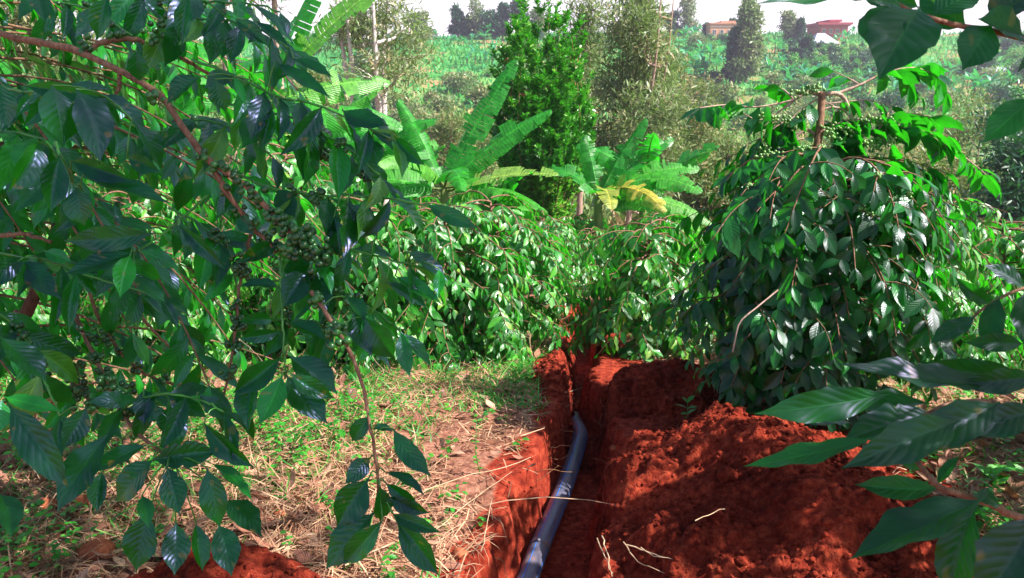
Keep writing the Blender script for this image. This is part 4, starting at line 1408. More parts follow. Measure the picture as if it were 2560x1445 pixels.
# ------------------------------------------------------------------ bananas
def banana_leaf(mb, base, az, L, W, e0, bend, rng, tint, K=34, torn=0.5):
    n = 16
    v = np.linspace(0, 1, n)
    ang = e0 - bend * v ** 1.3
    ds = L / (n - 1)
    hor = np.concatenate([[0], np.cumsum(np.cos(ang[:-1]) * ds)])
    ver = np.concatenate([[0], np.cumsum(np.sin(ang[:-1]) * ds)])
    o = np.array([math.cos(az), math.sin(az), 0.0])
    q = np.array([-math.sin(az), math.cos(az), 0.0])
    P = np.asarray(base) + hor[:, None] * o + ver[:, None] * np.array([0, 0, 1.0])
    T = np.cos(ang)[:, None] * o + np.sin(ang)[:, None] * np.array([0, 0, 1.0])
    Nn = -np.sin(ang)[:, None] * o + np.cos(ang)[:, None] * np.array([0, 0, 1.0])
    rl = (0.9 if math.cos(az) > 0 else -0.9) * abs(math.cos(az)) * rng.uniform(0.4, 1.2)     # blades roll over to one side
    Qv = q[None] * math.cos(rl) + Nn * math.sin(rl)
    Nn = Nn * math.cos(rl) - q[None] * math.sin(rl)
    vs = np.linspace(0.12, 1.0, K + 1)
    fld = rng.uniform(-0.1, 0.55)
    for sg in (-1, 1):
        drop = fld
        for k in range(K):
            if rng.random() < torn * 0.5:
                drop = fld + rng.normal(0, 0.24)
            gap = 0.10 if rng.random() < torn else 0.0
            a, b = vs[k], vs[k + 1] - (vs[k + 1] - vs[k]) * gap
            rows = []
            for vv in (a, b):
                w = W * (math.sin(math.pi * min(1, vv ** 0.75) * 0.93 + 0.12)) ** 0.6 if vv < 0.995 else W * 0.12
                p = np.array([np.interp(vv, v, P[:, i]) for i in range(3)])
                t = np.array([np.interp(vv, v, T[:, i]) for i in range(3)])
                nn = np.array([np.interp(vv, v, Nn[:, i]) for i in range(3)])
                q = np.array([np.interp(vv, v, Qv[:, i]) for i in range(3)])
                for uu in (0.0, 0.5, 1.0):
                    dr = drop * (0.4 + 0.9 * uu)
                    rows.append(p + q * sg * w * uu * math.cos(dr) + nn * (0.12 * W * (1 - uu) * (uu > 0) + 0.10 * W - w * uu * math.sin(dr)) + t * 0.14 * w * uu)
            V = np.array(rows)
            F = [(0, 1, 4, 3), (1, 2, 5, 4)] if sg > 0 else [(0, 3, 4, 1), (1, 4, 5, 2)]
            uv = [(0.5 + sg * .5 * u_, vv_) for vv_ in (a, b) for u_ in (0, .5, 1)]
            mb.add(V, F, uv, tint)
    return P


def banana(loc, seed, H, label, nl=9, L=1.7, W=0.22, group='banana plants among the coffee', leaves_spec=None, torn=0.8, sc=1.0):
    rng = np.random.default_rng(seed)
    H, L = H + .22, L * 1.08
    root = empty('banana_plant', loc, label, 'banana plant', group)
    st = MB()
    tube(st, smooth_path([[0, 0, -0.2], [0.02, 0, H * 0.5], [0, 0.02, H]], 8), np.linspace(0.11, 0.06, 8) * sc, 12)
    st.build('pseudostem', M['stem_green'], root)
    spec = leaves_spec or [(i * 2.4 + rng.normal(0, .3), rng.uniform(0.8, 1.35), rng.uniform(0.6, 1.6), rng.uniform(.8, 1.1), rng.beta(1.5, 2.5)) for i in range(nl)]
    for az, e0, bend, f, tint in spec:
        mb, mr = MB(), MB()
        P = banana_leaf(mb, (0, 0, H * rng.uniform(.9, 1.02)), az, L * f, W * (0.8 + 0.2 * f), e0, bend, rng, tint, torn=torn)
        lf = mb.build('leaf', M['banana'], root)
        tube(mr, P, np.linspace(0.022, 0.005, len(P)) * sc, 6)
        mr.build('midrib', M['stem_green'], lf)
    return root


def hbase(px, y):
    """foot of a thing seen at column px, standing y metres out"""
    x = (px - 1280) / FPX * y * 1.03
    return (x, y, float(base_h(x, y)))


PI = math.pi
# az 0 = to the right, PI/2 = away from the viewer
banana(hbase(1115, 12.0), 21, 1.35, 'broad banana plant with one torn leaf lying across the columnar shrub',
       leaves_spec=[(0.05, 0.75, 0.35, 1.05, .3), (-0.25, 0.35, 0.45, .95, .82), (-0.5, 0.15, 0.75, .95, .5), (0.4, 1.05, 0.15, 1.15, .2), (2.6, 1.15, 0.3, .85, .3), (2.9, .8, 0.8, .9, .1), (3.3, .5, 1.1, .9, .5), (-1.3, .7, 1.5, .8, .4), (-2.2, .8, 1.4, .9, .6), (3.5, .2, 1.0, .9, .4)], L=1.75)
banana(hbase(1490, 12.6), 22, 1.25, 'banana plant right of the columnar shrub with drooping torn leaves',
       leaves_spec=[(0.1, 0.6, 0.8, 1.0, .5), (-0.2, 0.2, 0.9, 1.1, .6), (0.3, 1.1, 0.25, .85, .1), (0.5, .75, 0.5, 1.0, .2), (-0.8, .4, 1.3, .8, .97), (2.2, 1.3, .2, .6, .2), (3.0, .9, 1.2, .6, .2), (-1.5, .6, 1.5, .7, .9), (-.4, .6, 1.2, 1.0, .5), (.1, .05, 1.0, 1.1, .7)], L=1.6)
banana(hbase(1600, 13.5), 26, 1.3, 'smaller banana plant with upright leaves beyond the drooping one', nl=7, L=1.35)
banana(hbase(930, 12.4), 23, 1.7, 'banana plant with a single upright leaf above the leafy shoots',
       leaves_spec=[(2.2, 1.5, 0.1, .8, .1), (0.1, .9, .9, .9, .2), (3.1, .8, 1.0, .9, .3), (0.6, .5, .8, .9, .5), (-1.2, .8, 1.3, .7, .6), (3.5, 1.2, .4, .8, .3)], L=1.35)
banana(hbase(660, 8.6), 24, 2.0, 'tall banana plant whose long pale leaves slant up behind the coffee leaves',
       leaves_spec=[(0.05, 1.08, 0.10, 1.35, .45), (0.1, 0.80, 0.20, 1.1, .7), (0.5, 0.4, 0.5, .9, .6), (2.8, 1.0, .8, 1, .3), (3.4, .8, 1.1, 1, .3), (-1.2, .8, 1.2, .8, .3), (0.2, .1, .5, .9, .45)], L=1.65, W=.22)
banana(hbase(760, 11.0), 25, 1.3, 'low spreading banana plant behind the berry branch', nl=9, L=1.6)
banana(hbase(400, 11.5), 27, 1.7, 'banana plant deep behind the near coffee tree', nl=9, L=1.8)
banana(hbase(150, 10.5), 28, 1.6, 'banana plant at the far side behind the near coffee tree', nl=8, L=1.8)
banana(hbase(1020, 15.0), 29, 1.2, 'banana plant standing farther back above the coffee rows', nl=8, L=1.4)
banana(hbase(1230, 14.5), 30, 0.9, 'young banana plant at the foot of the columnar shrub', nl=7, L=1.3)

# ------------------------------------------------------------------ columnar shrub in the middle
rng = np.random.default_rng(61)
cx = hbase(1352, 15.0)
sh = empty('columnar_shrub', cx, 'tall dense columnar shrub with narrow glossy leaves and a few red tips', 'shrub')
tr, fo, rt_ = MB(), MB(), MB()
Htop = 1.6 + 15 * math.tan(math.radians(4.8)) - cx[2]
for i in range(46):
    a = i * 2.4
    rr_ = 0.88 * math.sqrt((i + .5) / 46)
    hh = Htop * (1 - 0.15 * (rr_ / .95) ** 2) * rng.uniform(0.62, 1.0)
    if i < 2:
        hh = Htop * (1.02 - .06 * i)
    P = smooth_path([[0.12 * rr_ * math.cos(a), 0.12 * rr_ * math.sin(a), -0.1], [0.42 * rr_ * math.cos(a), 0.42 * rr_ * math.sin(a), hh * 0.25], [1.0 * rr_ * math.cos(a), 1.0 * rr_ * math.sin(a), hh * .62],
                     [rr_ * .8 * math.cos(a) + rng.normal(0, .06), rr_ * .8 * math.sin(a), hh]], 14)
    tube(tr, P, np.linspace(0.022, 0.004, 14), 5)
    subs = [P[6:]]
    for k in range(5, 14):
        for t in range(2):
            b = a + rng.normal(0, 1.3)
            l = rng.uniform(.15, .34)
            subs.append(smooth_path([P[k], P[k] + np.array([l * .5 * math.cos(b), l * .5 * math.sin(b), l * .5]), P[k] + np.array([l * .65 * math.cos(b), l * .65 * math.sin(b), l * 1.1])], 5))
    for Q in subs:
        m = 150 if len(Q) > 5 else 62
        t = rng.uniform(0, 1, m) * (len(Q) - 1)
        c = np.stack([np.interp(t, np.arange(len(Q)), Q[:, j]) for j in range(3)], 1)
        D = nrm(rng.normal(0, 1, (m, 3)) * [1, 1, .4]) + np.array([0, 0, .75])
        hr = c[:, 2] / Htop
        ti = np.where(hr < .40, rng.uniform(.55, 1.0, m), rng.uniform(0, .95, m) * (0.55 + .45 * hr))
        leaves(fo, c, D, rng.normal(0, .6, (m, 3)) + [0, 0, 1], rng.uniform(.08, .13, m), .17, 3, 2, .3, 0, 0, ti, rng, wprof=(np.array([0, .4, 1]), np.array([.4, 1, .05])))
for i in range(9):
    a = rng.uniform(-3.3, .2)
    c = np.array([.62 * math.cos(a), .62 * math.sin(a), Htop * rng.uniform(.66, .8)])
    clump_leaves(rt_, c[None], .10, 14, .08, .16, rng, .6)
tr.build('stem', M['bark'], sh)
fo.build('foliage', M['shrub'], sh)
rt_.build('red_tip', M['red_tip'], sh)

# ------------------------------------------------------------------ middle distance trees
def tree_at(px, y, toppx, **k):
    loc = hbase(px, y)
    ang = math.atan((722.5 - toppx) / FPX) - PITCH
    return loc, CAMZ + y * math.tan(ang) - loc[2]


def grev(px, y, toppx, width, seed, label, mat='grevillea', z0=.35, n=12, clumps=26, nleaf=34, stems=1, group=None, L=.2, wr=.10, name='grevillea_tree', taper=.45, crad=.5, bark='bark_pale', lean=0.0, br=.33, r0=None, flat=.7, limbs=True):
    loc, H = tree_at(px, y, toppx)
    R = width / FPX * y / 2
    return crown_tree(name, label, loc, seed, H, r0 or H * .016, cblobs(seed, n, R * .75, H * z0, H * .93, R * br, H * .10, taper), clumps, nleaf, L, wr, mat, bark, 'tree', group, crad, stems=stems, lean=lean, flat=flat, limbs=limbs)


grev(970, 26, -60, 380, 71, 'airy pale grey green tree with several slender whitish stems', n=12, stems=4, z0=.62, clumps=13, nleaf=30, L=.26, crad=.5, r0=.24, bark='bark_white')
grev(1560, 24, -70, 330, 72, 'large dense grey green tree just behind the columnar shrub', n=26, stems=2, z0=.22, clumps=22, nleaf=36, taper=.3, L=.21, crad=.42, br=.26)
grev(1445, 27, -40, 200, 73, 'grey green tree showing between the columnar shrub and the larger grey tree', n=14, z0=.3, clumps=24, nleaf=36)
grev(1650, 30, 120, 260, 74, 'rounded olive scrub tree at the edge of the larger grey tree', mat='scrub', n=14, z0=.2, name='scrub_tree', taper=.2)
grev(735, 17, -400, 200, 75, 'tall tree with a straight pinkish trunk behind the coffee leaves', n=7, z0=.75, r0=.13)
grev(612, 15, -400, 200, 76, 'second straight pinkish trunk rising behind the coffee leaves', n=7, z0=.75, r0=.12)
grev(480, 20, -120, 420, 77, 'broad pale tree filling the gap behind the near coffee tree', n=16, z0=.3)
grev(180, 18, -120, 420, 78, 'broad pale tree at the far edge behind the near coffee tree', n=16, z0=.3)
grev(790, 30, 160, 200, 79, 'pale olive tree between the banana leaves and the airy tree', mat='scrub', n=14, z0=.25, name='scrub_tree')
for i, (px, y, tp_, w, st, lab) in enumerate([
        (1790, 34, 345, 150, 3, 'bare stemmed thin scrub tree below the hill fields'), (1730, 38, 300, 260, 1, 'grey olive scrub tree beside the bare stemmed one'),
        (1900, 40, 290, 260, 1, 'grey olive scrub tree behind the top twigs of the tall coffee tree'), (1620, 42, 290, 260, 1, 'grey olive scrub tree under the banana terrace'),
        (2230, 46, 265, 300, 1, 'yellowish scrub tree on the valley floor behind the tall coffee tree'), (2080, 50, 262, 220, 1, 'yellowish scrub tree left of its larger neighbour on the valley floor'),
        (2400, 36, 240, 240, 1, 'dark olive scrub tree near the outer edge of the valley'), (2540, 30, 190, 260, 1, 'large dark scrub tree at the outer edge of the valley'),
        (1180, 44, 300, 200, 1, 'brownish scrub tree left of the columnar shrub'), (1120, 40, 275, 130, 2, 'thin twiggy brownish tree above the banana leaves'), (880, 44, 335, 300, 1, 'brownish scrub tree behind the airy tree stems'),
        (1040, 48, 345, 260, 1, 'low tawny scrub tree on the valley floor behind the bananas'), (2330, 24, 380, 260, 1, 'shadowy scrub tree behind the sunlit side of the tall coffee tree'),
        (2500, 20, 330, 260, 2, 'dark scrub tree with a thin bare trunk near the outer edge'), (1750, 26, 400, 200, 1, 'low grey scrub tree between bananas and tall coffee tree'), (2050, 30, 380, 300, 1, 'grey scrub tree hidden behind the tall coffee tree')]):
    dark = px > 2300
    grev(px, y, tp_, w, 100 + i, lab, mat='dark_tree' if (px > 2480 and y < 40) else 'scrub', n=11, z0=.12 if px != 1790 else .5, clumps=20, nleaf=34, stems=st, L=.24, wr=.12, group='scrub trees on the valley floor', name='scrub_tree', taper=.25, crad=.7, br=.45)

# ------------------------------------------------------------------ opposite hill
hg = lambda x, y: base_h(x, y)


def hill(px, py):
    p = march(px, py, hg, 60.0)
    return (p[0], p[1], float(base_h(p[0], p[1])))


# banana plants, small in view
rng = np.random.default_rng(15)
HB = []
for k in range(4):
    root = empty('banana_plant', (0, 0, 0), 'x', 'banana plant', 'banana plants on the opposite hill')
    mb, st = MB(), MB()
    tube(st, [[0, 0, -.3], [0, 0, 1.0], [0, 0, 1.9]], [.16, .13, .09], 6)
    n = 11
    az = np.arange(n) * 2.4 + rng.normal(0, .2, n)
    el = rng.uniform(.4, 1.3, n)
    D = np.stack([np.cos(az) * np.cos(el), np.sin(az) * np.cos(el), np.sin(el)], 1)
    N = np.stack([-np.cos(az) * np.sin(el), -np.sin(az) * np.sin(el), np.cos(el)], 1)
    leaves(mb, np.tile([[0, 0, 1.8]], (n, 1)), D, N, rng.uniform(1.9, 2.6, n), .14, 6, 3, rng.uniform(.5, 1.5, n), .2, 0, None, rng)
    st.build('pseudostem', M['stem_green'], root)
    mb.build('foliage', M['hill_banana'], root)
    HB.append([root, False])


def put(proto, loc, rz, sc, label, group):
    o = proto[0] if not proto[1] else copy_tree(proto[0])
    proto[1] = True
    o.location = loc
    o.rotation_euler = (0, 0, rz)
    o.scale = (sc,) * 3
    o['label'] = label
    o['group'] = group
    return o


for (x0, y0, x1, y1, n, lab) in [(1640, 85, 1830, 215, 60, 'blue green banana plant in the terrace below the orange house'), (1900, 205, 2180, 262, 26, 'small banana plant below the coffee rows on the hill'),
                                 (1090, 78, 1260, 118, 26, 'banana plant along the field edge under the round dark trees'), (2180, 185, 2540, 262, 40, 'small banana plant scattered under the violet roofed shed'),
                                 (2080, 88, 2200, 125, 14, 'banana plant beside the stepped red house'), (1850, 110, 1960, 200, 12, 'banana plant at the foot of the tall skyline tree'), (1000, 130, 1260, 170, 10, 'banana plant on the green field slope')]:
    for i in range(n):
        p = hill(rng.uniform(x0, x1), rng.uniform(y0, y1))
        put(HB[int(rng.integers(0, 4))], p, rng.uniform(0, 6.28), rng.uniform(.6, 1.15), lab, 'banana plants on the opposite hill')

# coffee rows on the hill: round bushes in rising lines
CBP = []
for k in range(3):
    root = empty('coffee_bush', (0, 0, 0), 'x', 'coffee bush', 'coffee bushes in rows on the hill')
    mb, st = MB(), MB()
    tube(st, [[0, 0, -.3], [0, 0, .6], [0, 0, 1.4]], [.08, .06, .03], 5)
    d = nrm(rng.normal(0, 1, (60, 3))) * rng.uniform(.4, 1, (60, 1)) * [1.0, 1.0, 1.05] + [0, 0, 1.25]
    clump_leaves(mb, d, .5, 9, .42, .3, rng, -.2)
    st.build('trunk', M['bark'], root)
    mb.build('foliage', M['dark_tree'] if k != 1 else M['hill_cover'], root)
    CBP.append([root, False])
for c in range(10):
    for r in range(8):
        px = 1955 + c * 25 + r * 1.5
        py = 122 + r * 12 + c * 1.0
        p = hill(px + rng.normal(0, 1.5), py)
        put(CBP[int(rng.integers(0, 3))], p, rng.uniform(0, 6), rng.uniform(.75, 1.0), 'small round coffee bush in the rows under the red house', 'coffee bushes in rows on the hill')

# shrubs dotted over the slope
SHR = []


def shrub_label(px, low):
    w = 'under the airy pale tree' if px < 1060 else 'between the airy tree and the columnar shrub' if px < 1260 else 'beside the columnar shrub' if px < 1640 else 'below the orange house' if px < 1900 else 'below the stepped red house' if px < 2180 else 'toward the violet roofed shed'
    return ('tawny shrub low on the opposite slope ' if low else 'green shrub high on the opposite slope ') + w


for k in range(5):
    root = empty('hill_shrub', (0, 0, 0), 'x', 'shrub', 'shrubs dotted over the opposite hill')
    mb, st = MB(), MB()
    tube(st, [[0, 0, -.4], [0, 0, .8], [0.1, 0, 2.0]], [.12, .08, .04], 5)
    d = nrm(rng.normal(0, 1, (60, 3))) * rng.uniform(.3, 1, (60, 1)) * [1.8, 1.8, 1.2] + [0, 0, 1.6]
    clump_leaves(mb, d, .9, 16, .5, .22, rng, .1)
    st.build('trunk', M['bark'], root)
    mb.build('foliage', M[['scrub', 'hill_cover', 'dark_tree', 'grevillea', 'dark_tree'][k]], root)
    SHR.append([root, False])
for i in range(190):
    px, py = rng.uniform(560, 2560), rng.uniform(100, 345)
    if (1930 < px < 2230 and 108 < py < 215) or (1040 < px < 1260 and 100 < py < 190 and rng.random() < .85):
        continue
    lowz = py > 215
    k = int(rng.choice([0, 3, 4, 0])) if lowz else int(rng.choice([1, 2, 3, 4]))
    put(SHR[k], hill(px, py), rng.uniform(0, 6), rng.uniform(.5, 1.3), shrub_label(px, lowz), 'shrubs dotted over the opposite hill')

# ground cover of the slope
mb = MB()
n = 60000
x = rng.uniform(-150, 150, n)
y = rng.uniform(62, 235, n)
k = np.abs(x) < .75 * y + 10
x, y = x[k], y[k]
patch = fbm(x / 14, y / 9, 3, 71)
keep = rng.random(len(x)) < np.clip(.75 + patch, .2, 1)
qx, qy, _q = proj(np.stack([x, y, base_h(x, y)], 1))
keep &= ~((qx > 1935) & (qx < 2215) & (qy > 108) & (qy < 222) & (rng.random(len(x)) < .92))
x, y, patch = x[keep], y[keep], patch[keep]
z = base_h(x, y) + .1
t = np.clip(.50 + patch * .6 + rng.normal(0, .13, len(x)) - .0045 * (y - 120) - .25 * (x < 2) * sstep(118, 135, y) + .25 * (x < 2) * sstep(118, 100, y), 0, 1)
leaves(mb, np.stack([x, y, z], 1), rng.normal(0, .55, (len(x), 3)) + [0, 0, 1], rng.normal(0, 1, (len(x), 3)), rng.uniform(.5, 1.5, len(x)), .17, 3, 2, .7, 0, 0, t, rng, wprof=(np.array([0, .4, 1]), np.array([.6, 1, .1])))
tag(mb.build('hillside_vegetation', M['hill_cover']), kind='stuff')
mb = MB()
n = 45000
x = rng.uniform(-50, 50, n)
y = rng.uniform(14, 66, n)
k = np.abs(x) < .72 * y + 5
x, y = x[k], y[k]
z = base_h(x, y)
t = np.clip(.5 + fbm(x / 6, y / 6, 3, 3) + rng.normal(0, .15, len(x)), 0, 1)
leaves(mb, np.stack([x, y, z], 1), rng.normal(0, .6, (len(x), 3)) + [0, 0, 1], rng.normal(0, 1, (len(x), 3)), rng.uniform(.3, .9, len(x)), .16, 3, 2, .7, 0, 0, t, rng, wprof=(np.array([0, .4, 1]), np.array([.6, 1, .1])))
tag(mb.build('valley_undergrowth', M['scrub']), kind='stuff')

# skyline trees
def sky_tree(px, basepx, toppx, width, seed, label, mat='dark_tree', z0=.2, taper=.5, n=9, name='tree', wr=.2, br=.42, clumps=20, nleaf=20):
    p = hill(px, basepx)
    y = min(p[1], 205)
    x = (px - 1280) / FPX * y * 1.0
    zb = float(base_h(x, y))
    H = CAMZ + y * math.tan(math.atan((722.5 - toppx) / FPX) - PITCH) - zb
    R = width / FPX * y / 2
    return crown_tree(name, label, (x, y, zb), seed, H, H * .02, cblobs(seed, n, R * .6, H * z0, H * .92, R * br * 1.1, H * .12, taper), clumps, nleaf, .75, wr, mat, 'bark_pale', 'tree', 'trees along the skyline', R * .28, lean=0)


sky_tree(1150, 98, 18, 46, 201, 'small violet grey tree at the left end of the skyline row')
sky_tree(1197, 98, 2, 62, 202, 'open feathery tree second in the skyline row', mat='grevillea', n=8, nleaf=9)
sky_tree(1175, 88, 46, 50, 203, 'low round dark tree under the feathery skyline tree', z0=.2, taper=.2)
sky_tree(1238, 92, 36, 96, 204, 'big round dark green tree on the hill crest', z0=.25, taper=.25, n=16)
sky_tree(1258, 98, 10, 42, 205, 'narrow violet tree behind the big round tree')
sky_tree(1300, 100, -12, 62, 206, 'tall violet tree right of the big round tree')
sky_tree(1340, 100, 20, 50, 207, 'faint tree behind the tip of the columnar shrub', mat='grevillea')
sky_tree(1692, 96, -14, 60, 208, 'tall feathery violet tree above the banana terrace', mat='grevillea', nleaf=12)
sky_tree(1660, 90, 30, 50, 209, 'short tree at the left of the banana terrace')
sky_tree(1743, 84, 60, 16, 210, 'tiny dark tree beside the orange house')
sky_tree(1808, 84, 48, 30, 211, 'small bush like tree in front of the orange house', z0=.1)
sky_tree(1846, 205, 8, 92, 212, 'very tall conical olive tree rising from the middle of the hill', mat='grevillea', z0=.12, taper=.75, n=22, nleaf=26, clumps=26)
sky_tree(1815, 205, 60, 50, 213, 'dark tree leaning on the very tall conical tree', z0=.1)
sky_tree(1935, 104, 26, 58, 214, 'conical violet tree between the two houses', z0=.1, taper=.75, mat='grevillea')
sky_tree(1967, 106, 46, 24, 215, 'thin cypress like tree left of the red house', z0=.05, taper=.8)
sky_tree(1985, 150, 92, 40, 216, 'dark tree below the thin cypress like tree', z0=.1)
sky_tree(2132, 92, 34, 22, 217, 'slim dark tree right of the red house', z0=.05, taper=.7)
sky_tree(2450, 100, 40, 90, 218, 'pale tree on the skyline behind the near hanging leaves', mat='grevillea', z0=.1)
sky_tree(2200, 110, 60, 60, 219, 'round tree on the skyline behind the near hanging leaves', z0=.1)
sky_tree(1060, 96, 30, 90, 220, 'broad pale tree on the skyline behind the airy tree', mat='grevillea', z0=.1)
sky_tree(2530, 130, 70, 90, 221, 'broad dark tree at the outer end of the skyline', z0=.1)
sky_tree(900, 96, 10, 120, 222, 'broad hazy tree on the skyline farthest towards the airy tree', mat='grevillea', z0=.1)

# ------------------------------------------------------------------ houses on the crest
M['wall_orange'] = rough_mat('orange_wall', (0.60, 0.26, 0.17), (0.72, 0.36, 0.26), 1.2, 0.9, 0.2, 0.02)
M['wall_red'] = rough_mat('red_wall', (0.42, 0.10, 0.09), (0.52, 0.16, 0.14), 1.2, 0.9, 0.2, 0.02)
M['roof_red'] = rough_mat('red_roof', (0.36, 0.06, 0.07), (0.46, 0.10, 0.11), 1.2, 0.7, 0.2, 0.02, stretch=(12, 1, 1))
M['roof_grey'] = rough_mat('iron_roof', (0.42, 0.44, 0.60), (0.56, 0.56, 0.72), 1.0, 0.45, 0.3, 0.03, stretch=(10, 1, 1), spec=0.5)
M['wall_violet'] = rough_mat('violet_wall', (0.22, 0.15, 0.32), (0.32, 0.22, 0.42), 1.2, 0.9, 0.2, 0.02)
M['pane'] = rough_mat('window_pane', (0.02, 0.02, 0.04), (0.05, 0.05, 0.08), 1.2, 0.2, 0.0, 0.02, spec=0.6)
M['frame'] = rough_mat('window_frame', (0.5, 0.45, 0.42), (0.6, 0.55, 0.5), 1.2, 0.7, 0.0, 0.02)


def box(mb, x0, x1, y0, y1, z0, z1):
    V = [(x0, y0, z0), (x1, y0, z0), (x1, y1, z0), (x0, y1, z0), (x0, y0, z1), (x1, y0, z1), (x1, y1, z1), (x0, y1, z1)]
    mb.add(V, [(0, 3, 2, 1), (4, 5, 6, 7), (0, 1, 5, 4), (1, 2, 6, 5), (2, 3, 7, 6), (3, 0, 4, 7)])


def part(name, mat, parent, *boxes):
    mb = MB()
    for b in boxes:
        box(mb, *b)
    return mb.build(name, M[mat], parent, smooth=False)


def window(root, x, z, w, h, y=0.0):
    f = part('window', 'frame', root, (x - w / 2, x + w / 2, y - .06, y + .02, z, z + .1), (x - w / 2, x + w / 2, y - .06, y + .02, z + h - .1, z + h),
             (x - w / 2, x - w / 2 + .1, y - .06, y + .02, z + .1, z + h - .1), (x + w / 2 - .1, x + w / 2, y - .06, y + .02, z + .1, z + h - .1), (x - .04, x + .04, y - .06, y + .02, z + .1, z + h - .1))
    part('pane', 'pane', f, (x - w / 2 + .1, x + w / 2 - .1, y - .03, y + .01, z + .1, z + h - .1))


def site(px, py, y):
    x = (px - 1280) / FPX * y
    return x, y, CAMZ + y * math.tan(math.atan((722.5 - py) / FPX) - PITCH)


def u(y):
    return y / FPX


# orange house with a parapet
Y = 200
x, y, z = site(1790, 96, Y)
k = Y / FPX
h1 = empty('house', (x, y, z), 'orange walled house with a flat parapet roof behind the banana terrace', 'house')
part('wall', 'wall_orange', h1, (-38 * k, 38 * k, 0, 8, -2, 33 * k))
part('roof', 'wall_orange', h1, (-40 * k, 40 * k, -.3, 8.3, 33 * k, 36 * k), (-12 * k, 22 * k, .2, 7.8, 36 * k, 40 * k))
part('cornice', 'frame', h1, (-38.5 * k, 38.5 * k, -.12, -.01, 26 * k, 27.5 * k))
for i in range(4):
    window(h1, (-28 + i * 18) * k, 9 * k, 9 * k, 11 * k)
part('door', 'roof_red', h1, (32 * k, 36.5 * k, -.05, -.01, 0, 18 * k))
# stepped red house
x, y, z = site(2046, 94, Y)
h2 = empty('house', (x, y, z), 'stepped red brown house with a wide overhanging flat roof on the crest', 'house')
part('wall', 'wall_red', h2, (-32 * k, 34 * k, 0, 9, -3, 26 * k), (-12 * k, 14 * k, 1, 8, 26 * k, 36 * k))
part('roof', 'roof_red', h2, (-42 * k, 40 * k, -1.2, 10, 29 * k, 34 * k), (-37 * k, 37 * k, -.5, 9.5, 26.1 * k, 28.9 * k), (-14 * k, 17 * k, -.4, 8.5, 36 * k, 41 * k))
for i in range(4):
    window(h2, (-23 + i * 16) * k, 9 * k, 8 * k, 11 * k)
part('door', 'wall_violet', h2, (20 * k, 24 * k, -.05, -.01, -1, 14 * k))
# grey roofed house below it
Y2 = 178
x, y, z = site(2032, 126, Y2)
k = Y2 / FPX
h3 = empty('house', (x, y, z), 'low violet walled house with a pale iron hip roof below the red house', 'house')
part('wall', 'wall_violet', h3, (-30 * k, 24 * k, 0, 6, -3, 17 * k))
mb = MB()
xa, xb, ya, yb, za, zb = -34 * k, 28 * k, -.7, 6.7, 17 * k, 41 * k
mb.add([(xa, ya, za), (xb, ya, za), (xb, yb, za), (xa, yb, za), (xa + 22 * k, 3, zb), (xb - 22 * k, 3, zb)], [(0, 1, 5, 4), (2, 3, 4, 5)])
mb.add([(xb, ya, za), (xb, yb, za), (xb - 22 * k, 3, zb), (xa, yb, za), (xa, ya, za), (xa + 22 * k, 3, zb)], [(0, 1, 2), (3, 4, 5)])
mb.build('roof', M['roof_grey'], h3, smooth=False)
part('fascia', 'frame', h3, (xa, xb, ya - .05, ya, za - .25, za + .02))
for i in range(2):
    window(h3, (-18 + i * 24) * k, 3 * k, 9 * k, 10 * k)
part('door', 'frame', h3, (14 * k, 19 * k, -.05, -.01, -1, 12 * k))
# long shed by the outer edge
Y3 = 150
x, y, z = site(2470, 186, Y3)
k = Y3 / FPX
h4 = empty('shed', (x, y, z), 'long low shed with a violet roof at the outer side of the hill', 'shed')
part('wall', 'wall_violet', h4, (-70 * k, 90 * k, 0, 5, -3, 7 * k))
mb = MB()
xa, xb = -74 * k, 94 * k
mb.add([(xa, -.6, 7 * k), (xb, -.6, 7 * k), (xb, 2.5, 17 * k), (xa, 2.5, 17 * k), (xa, 5.6, 7 * k), (xb, 5.6, 7 * k)], [(0, 1, 2, 3), (3, 2, 5, 4)])
mb.build('roof', M['roof_grey'], h4, smooth=False)
part('door', 'frame', h4, (0, 4 * k, -.05, -.01, -1, 6 * k))

# ------------------------------------------------------------------ litter, grass and weeds
def scatter(n, x0, x1, y0, y1, rng, dens):
    x, y = rng.uniform(x0, x1, n), rng.uniform(y0, y1, n)
    k = rng.random(n) < dens(x, y)
    x, y = x[k], y[k]
    return x, y, ground_h(x, y)


def clear(x, y):
    """1 on undisturbed ground, 0 in the trench, on bare soil and on heaps"""
    c = trench_c(np.minimum(y, 9))
    d = x - c
    edge = np.where(d < 0, sstep(.17, .33, -d), np.where(y < 5.2, sstep(1.2, 1.9, d), sstep(.3, .5, d)))
    return edge * (~on_mound(x, y, .95))


rng = np.random.default_rng(2024)
gp = lambda x, y: np.clip(.5 + 1.6 * fbm(x * 1.1, y * 1.1, 3, 31), 0, 1)      # where it is green
x, y, z = scatter(330000, -6, 6, 1.5, 8.5, rng, lambda x, y: clear(x, y) * np.clip(1.25 - y / 8, .1, 1) * (np.abs(x) < .75 * y + .4) * (.1 + .9 * np.clip(.45 + 1.8 * fbm(x * 2.3, y * 2.3, 3, 8), 0, 1)))
n = len(x)
a = rng.uniform(0, 6.28, n)
D = np.stack([np.cos(a), np.sin(a), rng.uniform(-.08, .35, n) ** 1.0], 1)
mb = MB()
L_ = rng.gamma(3, .024, n)
leaves(mb, np.stack([x, y, z + rng.uniform(0.002, .03, n)], 1), D, rng.normal(0, .5, (n, 3)) + [0, 0, 1], L_, .0021 / L_ + .002, 4, 2, rng.uniform(-.6, 1.0, n), 0, .0, rng.beta(2, 1.6, n), rng, wprof=(np.array([0, .5, 1]), np.array([1, .9, .5])))
tag(mb.build('straw_litter', M['straw']), kind='stuff')
